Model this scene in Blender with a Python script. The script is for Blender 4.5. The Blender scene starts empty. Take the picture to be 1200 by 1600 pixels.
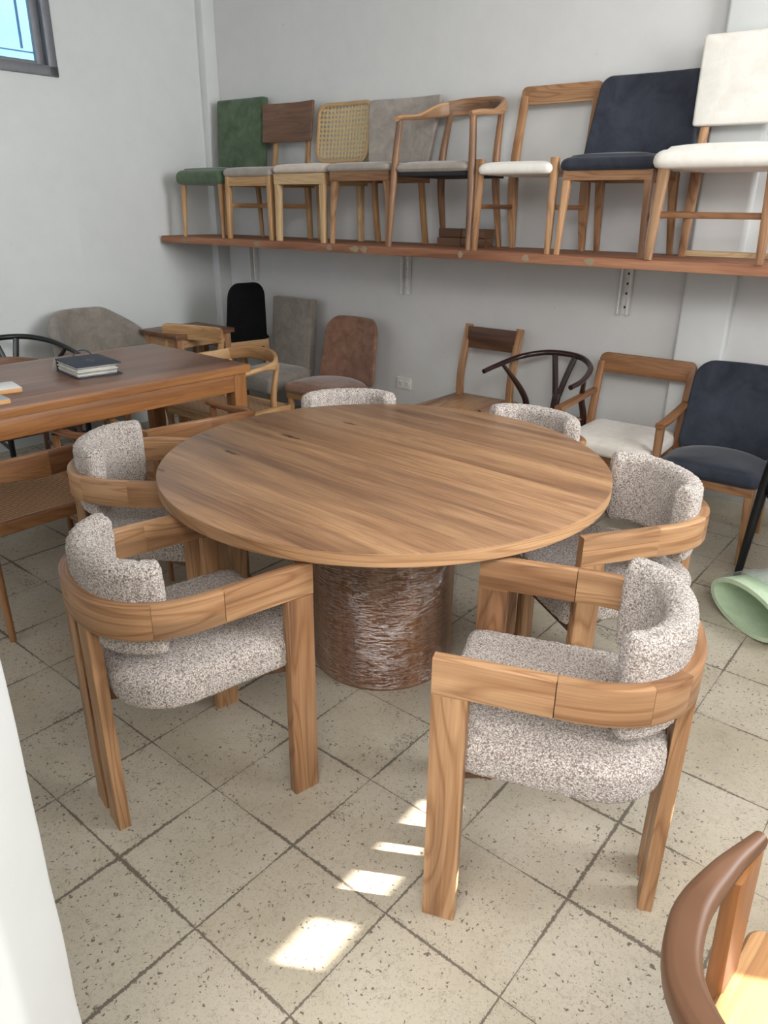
import bpy, math, random
from mathutils import Vector, Matrix, noise
random.seed(7)
C = bpy.context.scene
COL = C.collection
R = math.radians
V = Vector

# ------------------------------------------------------------------ camera
PITCH, ROLL = 0.3931, 0.012
fwd = V((0, math.cos(PITCH), -math.sin(PITCH)))
up0 = V((0, math.sin(PITCH), math.cos(PITCH)))
rt0 = V((1, 0, 0))
cr = rt0 * math.cos(ROLL) + up0 * math.sin(ROLL)
cu = -rt0 * math.sin(ROLL) + up0 * math.cos(ROLL)
cam = bpy.data.cameras.new('camera')
camo = bpy.data.objects.new('camera', cam)
COL.objects.link(camo)
camo.matrix_world = Matrix(((cr.x, cu.x, -fwd.x, 0), (cr.y, cu.y, -fwd.y, 0), (cr.z, cu.z, -fwd.z, 1.5), (0, 0, 0, 1)))
cam.sensor_fit = 'VERTICAL'
cam.sensor_height = 36
cam.lens = 1151.17 / 1600 * 36
cam.clip_start = 0.02
C.camera = camo

# ------------------------------------------------------------------ light
C.view_settings.view_transform = 'Standard'
C.view_settings.look = 'None'
C.view_settings.gamma = 1
C.view_settings.use_curve_mapping = False
C.view_settings.exposure = 0.48
world = bpy.data.worlds.new('world')
C.world = world
world.use_nodes = True
bg = world.node_tree.nodes['Background']
bg.inputs[0].default_value = (0.80, 0.895, 1.0, 1)
bg.inputs[1].default_value = 1.15
SUN_AZ, SUN_EL = R(171), R(25)
sun = bpy.data.lights.new('sun', 'SUN')
sun.energy = 24.0
sun.angle = R(0.35)
sun.color = (1.0, 0.95, 0.86)
suno = bpy.data.objects.new('sun', sun)
COL.objects.link(suno)
SUN_DIR = V((math.cos(SUN_AZ) * math.cos(SUN_EL), math.sin(SUN_AZ) * math.cos(SUN_EL), -math.sin(SUN_EL)))
suno.rotation_euler = SUN_DIR.to_track_quat('-Z', 'Y').to_euler()


def area(name, loc, target, sx, sy, energy, color, spread=180):
    l = bpy.data.lights.new(name, 'AREA')
    l.shape = 'RECTANGLE'
    l.size, l.size_y = sx, sy
    l.energy = energy
    l.color = color
    l.spread = R(spread)
    o = bpy.data.objects.new(name, l)
    COL.objects.link(o)
    o.location = loc
    o.rotation_euler = (V(target) - V(loc)).to_track_quat('-Z', 'Z').to_euler()
    return o


area('shopfront_daylight', (-0.3, -1.0, 3.1), (0.0, 2.6, 0.2), 3.2, 1.4, 140, (1.0, 0.98, 0.965))

area('side_fill', (2.75, 1.1, 2.35), (-1.6, 3.2, 1.9), 1.8, 1.3, 54, (0.93, 0.97, 1.0), 120)  # fill light added to brighten the walls, no window stands there

# ------------------------------------------------------------------ material helpers
def new_mat(name):
    m = bpy.data.materials.new(name)
    m.use_nodes = True
    nt = m.node_tree
    return m, nt, nt.nodes['Principled BSDF']


def srgb(r, g, b):
    f = lambda c: (c / 255 / 12.92) if c / 255 <= 0.04045 else ((c / 255 + 0.055) / 1.055) ** 2.4
    return (f(r), f(g), f(b), 1)


class NT:
    def __init__(s, nt):
        s.nt = nt

    def n(s, typ, **kw):
        nd = s.nt.nodes.new(typ)
        for k, v in kw.items():
            if k.startswith('i_'):
                key = k[2:]
                nd.inputs[int(key) if key.isdigit() else key.replace('_', ' ')].default_value = v
            else:
                setattr(nd, k, v)
        return nd

    def l(s, a, b):
        s.nt.links.new(a, b)

    def val(s, node, idx, x):
        if hasattr(x, 'is_linked') or hasattr(x, 'links'):
            s.l(x, node.inputs[idx])
        else:
            node.inputs[idx].default_value = x

    def math(s, op, a, b=0.0, c=0.0, clamp=False):
        nd = s.nt.nodes.new('ShaderNodeMath')
        nd.operation = op
        nd.use_clamp = clamp
        s.val(nd, 0, a)
        s.val(nd, 1, b)
        if op in ('MULTIPLY_ADD', 'SMOOTH_MIN'):
            s.val(nd, 2, c)
        return nd.outputs[0]

    def ramp(s, fac, stops, interp='LINEAR'):
        nd = s.nt.nodes.new('ShaderNodeValToRGB')
        cr_ = nd.color_ramp
        cr_.interpolation = interp
        while len(cr_.elements) < len(stops):
            cr_.elements.new(0.5)
        for e, (p, c) in zip(cr_.elements, stops):
            e.position = p
            e.color = c if len(c) == 4 else (*c, 1)
        s.l(fac, nd.inputs[0])
        return nd.outputs[0]

    def mix(s, fac, a, b, typ='MIX'):
        nd = s.nt.nodes.new('ShaderNodeMix')
        nd.data_type = 'RGBA'
        nd.blend_type = typ
        s.val(nd, 0, fac)
        s.val(nd, 6, a)
        s.val(nd, 7, b)
        return nd.outputs[2]

    def noise(s, vec, scale, detail=3, rough=0.5, dist=0.0):
        nd = s.nt.nodes.new('ShaderNodeTexNoise')
        nd.inputs['Scale'].default_value = scale
        nd.inputs['Detail'].default_value = detail
        nd.inputs['Roughness'].default_value = rough
        nd.inputs['Distortion'].default_value = dist
        s.l(vec, nd.inputs['Vector'])
        return nd.outputs['Fac']

    def scale(s, vec, sc):
        nd = s.nt.nodes.new('ShaderNodeVectorMath')
        nd.operation = 'MULTIPLY'
        s.l(vec, nd.inputs[0])
        nd.inputs[1].default_value = sc
        return nd.outputs[0]

    def bump(s, h, strength, dist, normal_in):
        nd = s.nt.nodes.new('ShaderNodeBump')
        nd.inputs['Strength'].default_value = strength
        nd.inputs['Distance'].default_value = dist
        s.l(h, nd.inputs['Height'])
        s.l(nd.outputs[0], normal_in)


def wood(name, light, mid, dark, rough=0.42, streak=0.5, tone_amt=0.5, plank=0.0, knots=None, figure=0.5, coat=0.0):
    """procedural timber; UV u runs along the grain in metres; 'tone' is one value per stave"""
    m, nt, b = new_mat(name)
    t = NT(nt)
    uv = t.n('ShaderNodeUVMap').outputs[0]
    oi = t.n('ShaderNodeObjectInfo').outputs['Random']
    at = t.n('ShaderNodeAttribute', attribute_name='tone').outputs['Fac']
    sep = t.n('ShaderNodeSeparateXYZ')
    t.l(uv, sep.inputs[0])
    u, v = sep.outputs[0], sep.outputs[1]
    tone = at
    seed = t.math('MULTIPLY', oi, 37.0)
    if plank:
        vw = t.math('DIVIDE', v, plank)
        idx = t.math('FLOOR', vw)
        wn = t.n('ShaderNodeTexWhiteNoise', noise_dimensions='1D')
        t.l(t.math('ADD', idx, 3.7), wn.inputs['W'])
        tone = wn.outputs[0]
        seed = t.math('ADD', seed, t.math('MULTIPLY', idx, 5.31))
    else:
        seed = t.math('ADD', seed, t.math('MULTIPLY', at, 11.0))
    cb = t.n('ShaderNodeCombineXYZ')
    t.l(u, cb.inputs[0])
    t.l(v, cb.inputs[1])
    t.l(seed, cb.inputs[2])
    p = cb.outputs[0]
    broad = t.noise(t.scale(p, (1.1, 13, 1)), 1.0, 3, 0.55, 0.5)
    fig = t.noise(t.scale(p, (1.3, 11, 1)), 1.0, 1, 0.4, 0.7)
    fine = t.noise(t.scale(p, (5, 230, 1)), 1.0, 3, 0.6, 0.2)
    rings = t.math('PINGPONG', t.math('MULTIPLY', fig, 9.0), 0.5)
    base = t.ramp(broad, [(0.30, dark), (0.47, mid), (0.66, light)])
    tn = t.ramp(tone, [(0.0, dark), (0.45, mid), (1.0, light)])
    col = t.mix(tone_amt, base, tn)
    dk = t.math('MULTIPLY', t.ramp(t.math('MULTIPLY', rings, 2.0), [(0.0, (0, 0, 0)), (0.55, (0, 0, 0)), (1.0, (1, 1, 1))]), figure)
    col = t.mix(dk, col, t.mix(1.0, col, (0.62, 0.52, 0.44, 1), 'MULTIPLY'))
    fk = t.math('MULTIPLY', t.ramp(fine, [(0.35, (1, 1, 1)), (0.6, (0, 0, 0))]), streak)
    col = t.mix(fk, col, t.mix(1.0, col, (0.60, 0.53, 0.46, 1), 'MULTIPLY'))
    if plank:
        fr = t.math('FRACT', vw)
        edge = t.math('LESS_THAN', t.math('MINIMUM', fr, t.math('SUBTRACT', 1.0, fr)), 0.006)
        col = t.mix(t.math('MULTIPLY', edge, 0.35), col, (0.05, 0.03, 0.02, 1))
    if knots:
        mask = None
        wob = t.noise(t.scale(uv, (30, 140, 1)), 1.0, 3, 0.6, 1.0)
        for (ku, kv, kl, kw) in knots:
            du = t.math('DIVIDE', t.math('SUBTRACT', u, ku), kl)
            dv = t.math('DIVIDE', t.math('SUBTRACT', v, kv), kw)
            d = t.math('SQRT', t.math('ADD', t.math('MULTIPLY', du, du), t.math('MULTIPLY', dv, dv)))
            d = t.math('ADD', d, t.math('MULTIPLY', t.math('SUBTRACT', wob, 0.5), 2.2))
            k = t.ramp(d, [(0.55, (1, 1, 1)), (1.0, (0, 0, 0))])
            mask = k if mask is None else t.math('MAXIMUM', mask, k)
        col = t.mix(t.math('MULTIPLY', mask, 0.85), col, srgb(52, 38, 33))
    t.l(col, b.inputs['Base Color'])
    b.inputs['Roughness'].default_value = rough
    b.inputs['Specular IOR Level'].default_value = 0.4
    if coat:
        b.inputs['Coat Weight'].default_value = coat
        b.inputs['Coat Roughness'].default_value = 0.25
    t.bump(fine, 0.12, 0.001, b.inputs['Normal'])
    return m


def fabric(name, c1, c2, rough=0.95, scale=14.0, weave=900.0, bump=0.25, sheen=0.3):
    m, nt, b = new_mat(name)
    t = NT(nt)
    tc = t.n('ShaderNodeTexCoord').outputs['Object']
    big = t.noise(tc, scale, 4, 0.65, 0.6)
    fine = t.noise(tc, weave, 2, 0.7)
    f = t.math('ADD', t.math('MULTIPLY', big, 0.8), t.math('MULTIPLY', fine, 0.2))
    col = t.ramp(f, [(0.32, c1), (0.68, c2)])
    t.l(col, b.inputs['Base Color'])
    b.inputs['Roughness'].default_value = rough
    b.inputs['Specular IOR Level'].default_value = 0.15
    b.inputs['Sheen Weight'].default_value = sheen
    b.inputs['Sheen Roughness'].default_value = 0.5
    t.bump(fine, bump, 0.001, b.inputs['Normal'])
    return m


def boucle(name):
    m, nt, b = new_mat(name)
    t = NT(nt)
    tc = t.n('ShaderNodeTexCoord').outputs['Object']
    w = t.n('ShaderNodeTexNoise')
    w.inputs['Scale'].default_value = 120
    w.inputs['Detail'].default_value = 2
    t.l(tc, w.inputs['Vector'])
    va = t.n('ShaderNodeVectorMath', operation='MULTIPLY_ADD')
    t.l(w.outputs['Color'], va.inputs[0])
    va.inputs[1].default_value = (0.012, 0.012, 0.012)
    t.l(tc, va.inputs[2])
    vo = t.n('ShaderNodeTexVoronoi')
    vo.inputs['Scale'].default_value = 260
    t.l(va.outputs[0], vo.inputs['Vector'])
    n1 = t.noise(va.outputs[0], 260, 3, 0.7, 0.5)
    f = t.math('ADD', t.math('MULTIPLY', vo.outputs['Distance'], 0.62), t.math('MULTIPLY', n1, 0.62))
    col = t.ramp(f, [(0.38, srgb(236, 228, 220)), (0.53, srgb(216, 205, 196)), (0.70, srgb(160, 146, 137)), (0.92, srgb(116, 102, 95))])
    t.l(col, b.inputs['Base Color'])
    b.inputs['Roughness'].default_value = 1.0
    b.inputs['Specular IOR Level'].default_value = 0.1
    b.inputs['Sheen Weight'].default_value = 0.25
    t.bump(t.math('SUBTRACT', 1.0, f), 0.9, 0.005, b.inputs['Normal'])
    return m


def plain(name, col, rough=0.5, metal=0.0, spec=0.5, bumpn=None, coat=0.0):
    m, nt, b = new_mat(name)
    t = NT(nt)
    tc = t.n('ShaderNodeTexCoord').outputs['Object']
    n1 = t.noise(tc, 30, 3)
    c2 = tuple(c * 0.88 for c in col[:3]) + (1,)
    t.l(t.ramp(n1, [(0.3, c2), (0.7, col)]), b.inputs['Base Color'])
    b.inputs['Roughness'].default_value = rough
    b.inputs['Metallic'].default_value = metal
    b.inputs['Specular IOR Level'].default_value = spec
    b.inputs['Coat Weight'].default_value = coat
    if bumpn:
        t.bump(t.noise(tc, bumpn[0], 4), bumpn[1], 0.002, b.inputs['Normal'])
    return m


def wall_mat(name, col):
    m, nt, b = new_mat(name)
    t = NT(nt)
    g = t.n('ShaderNodeNewGeometry').outputs['Position']
    big = t.noise(g, 1.1, 3, 0.5, 0.4)
    fine = t.noise(g, 9, 5, 0.6)
    c2 = tuple(c * 0.93 for c in col[:3]) + (1,)
    cc = t.ramp(t.math('ADD', t.math('MULTIPLY', big, 0.6), t.math('MULTIPLY', fine, 0.4)), [(0.35, c2), (0.65, col)])
    sp = t.noise(g, 26, 2, 0.5)
    cc = t.mix(t.ramp(sp, [(0.76, (0, 0, 0)), (0.79, (1, 1, 1))]), cc, tuple(c * 0.82 for c in col[:3]) + (1,))
    t.l(cc, b.inputs['Base Color'])
    b.inputs['Roughness'].default_value = 0.8
    b.inputs['Specular IOR Level'].default_value = 0.25
    t.bump(t.noise(g, 5, 6, 0.6), 0.25, 0.01, b.inputs['Normal'])
    return m


def cord_mat(name, c_hi, c_lo):
    """woven paper cord: rows of cords with small dark openings (UV in metres)"""
    m, nt, b = new_mat(name)
    t = NT(nt)
    uv = t.n('ShaderNodeUVMap').outputs[0]
    sep = t.n('ShaderNodeSeparateXYZ')
    t.l(uv, sep.inputs[0])
    row = t.math('DIVIDE', sep.outputs[1], 0.019)
    ridx = t.math('FLOOR', row)
    rf = t.math('ABSOLUTE', t.math('SUBTRACT', t.math('FRACT', row), 0.5))
    off = t.math('MULTIPLY', t.math('MODULO', ridx, 2.0), 0.5)
    colx = t.math('FRACT', t.math('ADD', t.math('DIVIDE', sep.outputs[0], 0.05), off))
    hole = t.math('MULTIPLY', t.math('GREATER_THAN', rf, 0.34), t.math('LESS_THAN', colx, 0.55))
    cord = t.math('PINGPONG', t.math('DIVIDE', sep.outputs[1], 0.0048), 0.5)
    cc = t.ramp(t.math('MULTIPLY', cord, 2.0), [(0.0, c_lo), (0.6, c_hi)])
    cc = t.mix(hole, cc, (0.02, 0.013, 0.01, 1))
    t.l(cc, b.inputs['Base Color'])
    b.inputs['Roughness'].default_value = 0.75
    t.bump(t.math('SUBTRACT', cord, hole), 0.8, 0.003, b.inputs['Normal'])
    return m


M = {}
M['teak'] = wood('teak', srgb(200, 159, 118), srgb(160, 118, 83), srgb(84, 59, 44), rough=0.40, streak=0.4, tone_amt=0.42, figure=0.8)
M['teak_pale'] = wood('teak_pale', srgb(205, 168, 122), srgb(178, 136, 92), srgb(138, 98, 62), rough=0.5, streak=0.4, tone_amt=0.4)
M['teak_red'] = wood('teak_red', srgb(168, 121, 82), srgb(138, 96, 62), srgb(98, 64, 44), rough=0.42, streak=0.45, tone_amt=0.4)
M['walnut'] = wood('walnut', srgb(136, 99, 74), srgb(110, 78, 57), srgb(76, 52, 40), rough=0.38, streak=0.4, tone_amt=0.4)
M['ash'] = wood('ash', srgb(216, 188, 146), srgb(196, 164, 122), srgb(168, 132, 92), rough=0.55, streak=0.5, tone_amt=0.3)
M['dark_stain'] = wood('dark_stain', srgb(62, 40, 36), srgb(46, 28, 26), srgb(28, 17, 17), rough=0.25, streak=0.3, tone_amt=0.3, coat=0.3)
M['black_stain'] = wood('black_stain', srgb(30, 30, 32), srgb(22, 22, 24), srgb(13, 13, 15), rough=0.4, streak=0.4, tone_amt=0.3)
M['shelf_board'] = wood('shelf_board', srgb(172, 124, 94), srgb(148, 100, 74), srgb(118, 76, 56), rough=0.7, streak=0.4, tone_amt=0.1, figure=0.3)
M['boucle'] = boucle('boucle')
M['green_velvet'] = fabric('green_velvet', srgb(60, 76, 56), srgb(92, 110, 84))
M['greige'] = fabric('greige', srgb(140, 130, 122), srgb(172, 162, 152))
M['greige_dark'] = fabric('greige_dark', srgb(118, 110, 102), srgb(146, 137, 127))
M['beige'] = fabric('beige', srgb(190, 174, 160), srgb(212, 198, 184))
M['brown_suede'] = fabric('brown_suede', srgb(108, 78, 62), srgb(150, 112, 92))
M['navy'] = fabric('navy', srgb(36, 39, 48), srgb(56, 60, 70), rough=0.8, sheen=0.15, scale=8)
M['black_fabric'] = fabric('black_fabric', srgb(9, 9, 11), srgb(17, 17, 20), sheen=0.02)
M['white_fabric'] = fabric('white_fabric', srgb(224, 218, 208), srgb(240, 235, 226))
M['offwhite_fabric'] = fabric('offwhite_fabric', srgb(196, 188, 178), srgb(216, 208, 198))
M['under_black'] = plain('under_black', srgb(34, 32, 34), 0.9)
M['cord'] = cord_mat('cord', srgb(190, 150, 112), srgb(124, 90, 64))
M['cane'] = plain('cane', srgb(222, 190, 128), 0.5)
M['white_metal'] = plain('white_metal', srgb(226, 224, 220), 0.4)
M['dark_hole'] = plain('dark_hole', srgb(60, 54, 50), 0.9)
M['white_plastic'] = plain('white_plastic', srgb(222, 220, 214), 0.35)
M['grey_alu'] = plain('grey_alu', srgb(112, 112, 116), 0.45, metal=0.3)
M['filler'] = plain('filler', srgb(150, 132, 106), 0.85)
M['wall'] = wall_mat('wall', srgb(212, 213, 211))
M['wall_back'] = wall_mat('wall_back', srgb(212, 211, 209))
M['ceiling'] = wall_mat('ceiling', srgb(225, 225, 222))
M['baseboard'] = plain('baseboard', srgb(196, 188, 168), 0.5)
M['binder_blue'] = plain('binder_blue', srgb(44, 50, 64), 0.6)
M['binder_mark'] = plain('binder_mark', srgb(104, 110, 122), 0.5)
M['swatch'] = fabric('swatch', srgb(186, 182, 170), srgb(222, 218, 206))
M['swatch_grey'] = fabric('swatch_grey', srgb(120, 122, 122), srgb(150, 150, 148))
M['chain'] = plain('chain', srgb(206, 202, 194), 0.35, metal=0.2)
M['laminate_white'] = plain('laminate_white', srgb(236, 234, 230), 0.35)
M['laminate_grey'] = plain('laminate_grey', srgb(170, 176, 174), 0.4)
M['ply_edge'] = plain('ply_edge', srgb(214, 162, 104), 0.6)


def make_round_top():
    # staves of the round table; knots sit in plank coordinates
    a = R(-42)
    d = V((math.cos(a), math.sin(a)))
    p = V((-math.sin(a), math.cos(a)))
    ks = []
    for (x, y), l, w in (((-.513, 2.336), .050, .011), ((-.339, 2.527), .055, .011), ((-.135, 2.704), .045, .009), ((-.697, 2.155), .030, .009),
                         ((-.638, 2.531), .030, .008), ((-.484, 2.706), .026, .005), ((.057, 2.902), .035, .006)):
        q = V((x - 0.0, y - 2.295))
        ks.append((q.dot(d), q.dot(p) + 0.7395, l, w))
    return wood('table_teak', srgb(186, 146, 108), srgb(146, 109, 80), srgb(106, 78, 60), rough=0.36, streak=0.6, tone_amt=0.34, plank=0.098, knots=ks, figure=0.3)


M['round_top'] = make_round_top()
M['long_top'] = wood('long_top', srgb(168, 124, 98), srgb(134, 93, 72), srgb(98, 66, 54), rough=0.28, streak=0.4, tone_amt=0.55, plank=0.115, figure=0.3)
M['orange_teak'] = wood('orange_teak', srgb(174, 120, 72), srgb(148, 98, 57), srgb(116, 74, 44), rough=0.4, streak=0.4, tone_amt=0.2, figure=0.35)
M['pedestal'] = wood('pedestal', srgb(158, 112, 74), srgb(122, 82, 54), srgb(84, 56, 38), rough=0.35, streak=0.4, tone_amt=0.5, plank=0.085, figure=0.4)


def floor_mat():
    m, nt, b = new_mat('old_tile')
    t = NT(nt)
    g = t.n('ShaderNodeNewGeometry').outputs['Position']
    a = R(-39.1)
    sp = t.n('ShaderNodeSeparateXYZ')
    t.l(g, sp.inputs[0])
    X = t.math('SUBTRACT', sp.outputs[0], -0.883)
    Y = t.math('SUBTRACT', sp.outputs[1], 1.549)
    u = t.math('DIVIDE', t.math('ADD', t.math('MULTIPLY', X, math.cos(a)), t.math('MULTIPLY', Y, math.sin(a))), 0.3033)
    v = t.math('DIVIDE', t.math('ADD', t.math('MULTIPLY', X, -math.sin(a)), t.math('MULTIPLY', Y, math.cos(a))), 0.3033)
    cb = t.n('ShaderNodeCombineXYZ')
    t.l(t.math('ROUND', u), cb.inputs[0])
    t.l(t.math('ROUND', v), cb.inputs[1])
    fu = t.math('ABSOLUTE', t.math('SUBTRACT', u, t.math('ROUND', u)))
    fv = t.math('ABSOLUTE', t.math('SUBTRACT', v, t.math('ROUND', v)))
    d = t.math('MULTIPLY', t.math('MINIMUM', fu, fv), 0.3033)
    # tile colour
    cb2 = t.n('ShaderNodeCombineXYZ')
    t.l(t.math('FLOOR', u), cb2.inputs[0])
    t.l(t.math('FLOOR', v), cb2.inputs[1])
    wn = t.n('ShaderNodeTexWhiteNoise', noise_dimensions='2D')
    t.l(cb2.outputs[0], wn.inputs['Vector'])
    cloud = t.noise(g, 3.0, 4, 0.6, 0.3)
    f = t.math('ADD', t.math('MULTIPLY', wn.outputs[0], 0.16), t.math('MULTIPLY', cloud, 0.84))
    base = t.ramp(f, [(0.25, srgb(170, 158, 138)), (0.5, srgb(186, 176, 158)), (0.8, srgb(197, 189, 174))])
    fn = t.noise(g, 45, 4, 0.7, 1.0)
    base = t.mix(t.ramp(fn, [(0.52, (0, 0, 0)), (0.70, (0.5, 0.5, 0.5))]), base, srgb(158, 145, 122))
    fn2 = t.noise(g, 170, 3, 0.7, 0.8)
    base = t.mix(t.ramp(fn2, [(0.56, (0, 0, 0)), (0.66, (0.6, 0.6, 0.6))]), base, srgb(146, 132, 110))
    # wear field: more damage near joints and in patches
    wear = t.noise(g, 2.2, 3, 0.6)
    near = t.ramp(d, [(0.0, (1, 1, 1)), (0.03, (0.25, 0.25, 0.25)), (0.08, (0, 0, 0))])
    n_w = t.noise(g, 85, 6, 0.78, 1.6)
    n_w2 = t.noise(g, 130, 3, 0.6, 0.5)
    # specks
    vo = t.n('ShaderNodeTexVoronoi')
    vo.inputs['Scale'].default_value = 58
    wv = t.n('ShaderNodeTexNoise')
    wv.inputs['Scale'].default_value = 70
    wv.inputs['Detail'].default_value = 3
    t.l(g, wv.inputs['Vector'])
    va = t.n('ShaderNodeVectorMath', operation='MULTIPLY_ADD')
    t.l(wv.outputs['Color'], va.inputs[0])
    va.inputs[1].default_value = (0.028, 0.028, 0.028)
    t.l(g, va.inputs[2])
    t.l(va.outputs[0], vo.inputs['Vector'])
    sepc = t.n('ShaderNodeSeparateColor')
    t.l(vo.outputs['Color'], sepc.inputs[0])
    size = t.math('MULTIPLY', t.math('POWER', sepc.outputs[0], 5.0), t.math('MULTIPLY_ADD', wear, 0.40, 0.06))
    size = t.math('ADD', size, t.math('MULTIPLY', near, 0.05))
    chip = t.math('LESS_THAN', vo.outputs['Distance'], size)
    vo2 = t.n('ShaderNodeTexVoronoi')
    vo2.inputs['Scale'].default_value = 120
    t.l(va.outputs[0], vo2.inputs['Vector'])
    sepc2 = t.n('ShaderNodeSeparateColor')
    t.l(vo2.outputs['Color'], sepc2.inputs[0])
    size2 = t.math('MULTIPLY', t.math('POWER', sepc2.outputs[1], 4.0), t.math('MULTIPLY_ADD', wear, 0.7, 0.05))
    chip2 = t.math('LESS_THAN', vo2.outputs['Distance'], size2)
    # joints: variable width
    jw = t.math('MULTIPLY', t.ramp(t.noise(g, 2.7, 2, 0.5), [(0.38, (0.0006, 0.0006, 0.0006)), (0.66, (0.0062, 0.0062, 0.0062))]), t.math('MULTIPLY_ADD', n_w, 5.0, -1.6))
    joint = t.math('LESS_THAN', d, t.math('MAXIMUM', jw, 0.0009))
    crumb = t.math('MULTIPLY', t.math('GREATER_THAN', t.math('ADD', n_w, t.math('MULTIPLY', near, 0.20)), 0.76), t.math('GREATER_THAN', n_w2, 0.42))
    hair = t.noise(g, 21, 3, 0.6, 2.0)
    hairm = t.math('MULTIPLY', t.math('LESS_THAN', t.math('ABSOLUTE', t.math('SUBTRACT', hair, 0.5)), 0.0045), t.math('GREATER_THAN', t.noise(g, 9, 2, 0.5), 0.50))
    patch = t.math('MULTIPLY', t.math('GREATER_THAN', t.noise(g, 4.5, 2, 0.5, 0.5), 0.665), t.math('GREATER_THAN', n_w, 0.55))
    mask = t.math('MAXIMUM', t.math('MAXIMUM', chip, chip2), t.math('MAXIMUM', joint, crumb))
    mask = t.math('MAXIMUM', mask, t.math('MAXIMUM', t.math('MULTIPLY', hairm, 0.6), patch))
    col = t.mix(t.math('MULTIPLY', mask, 0.9), base, srgb(98, 88, 76))
    t.l(col, b.inputs['Base Color'])
    rr = t.math('ADD', t.math('MULTIPLY', mask, 0.3), t.math('MULTIPLY_ADD', cloud, 0.25, 0.32))
    t.l(rr, b.inputs['Roughness'])
    b.inputs['Specular IOR Level'].default_value = 0.4
    t.bump(t.math('SUBTRACT', t.math('MULTIPLY', fn, 0.2), mask), 0.5, 0.002, b.inputs['Normal'])
    return m


M['floor'] = floor_mat()


def film_mat(name, tint, alpha):
    m, nt, b = new_mat(name)
    t = NT(nt)
    tc = t.n('ShaderNodeTexCoord').outputs['Object']
    st = t.scale(tc, (4, 4, 30))
    cr1 = t.noise(st, 2.0, 4, 0.65, 2.5)
    cr2 = t.noise(t.scale(tc, (14, 14, 50)), 1.0, 3, 0.6, 1.5)
    ridge = t.math('SUBTRACT', 1.0, t.math('MULTIPLY', t.math('ABSOLUTE', t.math('SUBTRACT', cr1, 0.5)), 16.0), clamp=True)
    h = t.math('ADD', ridge, t.math('MULTIPLY', cr2, 0.6))
    gl = t.n('ShaderNodeBsdfGlossy')
    gl.inputs['Roughness'].default_value = 0.07
    gl.inputs['Color'].default_value = tint
    tr = t.n('ShaderNodeBsdfTransparent')
    df = t.n('ShaderNodeBsdfDiffuse')
    df.inputs['Color'].default_value = tint
    bp = t.n('ShaderNodeBump')
    bp.inputs['Strength'].default_value = 0.45
    bp.inputs['Distance'].default_value = 0.008
    t.l(h, bp.inputs['Height'])
    t.l(bp.outputs[0], gl.inputs['Normal'])
    t.l(bp.outputs[0], df.inputs['Normal'])
    mx = t.n('ShaderNodeMixShader')
    mx.inputs[0].default_value = 0.35 if 'bubble' in name else 0.03
    t.l(gl.outputs[0], mx.inputs[1])
    t.l(df.outputs[0], mx.inputs[2])
    mx2 = t.n('ShaderNodeMixShader')
    fac = t.math('MULTIPLY_ADD', ridge, alpha[1], alpha[0])
    t.l(fac, mx2.inputs[0])
    t.l(tr.outputs[0], mx2.inputs[1])
    t.l(mx.outputs[0], mx2.inputs[2])
    out = nt.nodes['Material Output']
    t.l(mx2.outputs[0], out.inputs[0])
    nt.nodes.remove(b)
    return m


M['film'] = film_mat('stretch_film', (0.95, 0.93, 0.92, 1), (0.035, 0.34))
M['bubble'] = film_mat('bubble_film', (0.93, 0.97, 0.96, 1), (0.40, 0.35))
M['foam'] = plain('foam', srgb(200, 220, 188), 0.6, bumpn=(60, 0.2))


def pane_mat():
    m, nt, b = new_mat('frosted_pane')
    t = NT(nt)
    tc = t.n('ShaderNodeTexCoord').outputs['Object']
    n1 = t.noise(tc, 60, 3, 0.6)
    n2 = t.noise(tc, 1.5, 2)
    em = t.ramp(t.math('ADD', t.math('MULTIPLY', n1, 0.3), t.math('MULTIPLY', n2, 0.7)), [(0.35, srgb(120, 196, 250)), (0.65, srgb(176, 232, 250))])
    b.inputs['Base Color'].default_value = srgb(140, 190, 220)
    b.inputs['Roughness'].default_value = 0.35
    t.l(em, b.inputs['Emission Color'])
    b.inputs['Emission Strength'].default_value = 0.85
    t.bump(n1, 0.4, 0.003, b.inputs['Normal'])
    return m


M['pane'] = pane_mat()
M['lead'] = plain('lead', srgb(96, 140, 190), 0.6)


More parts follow.
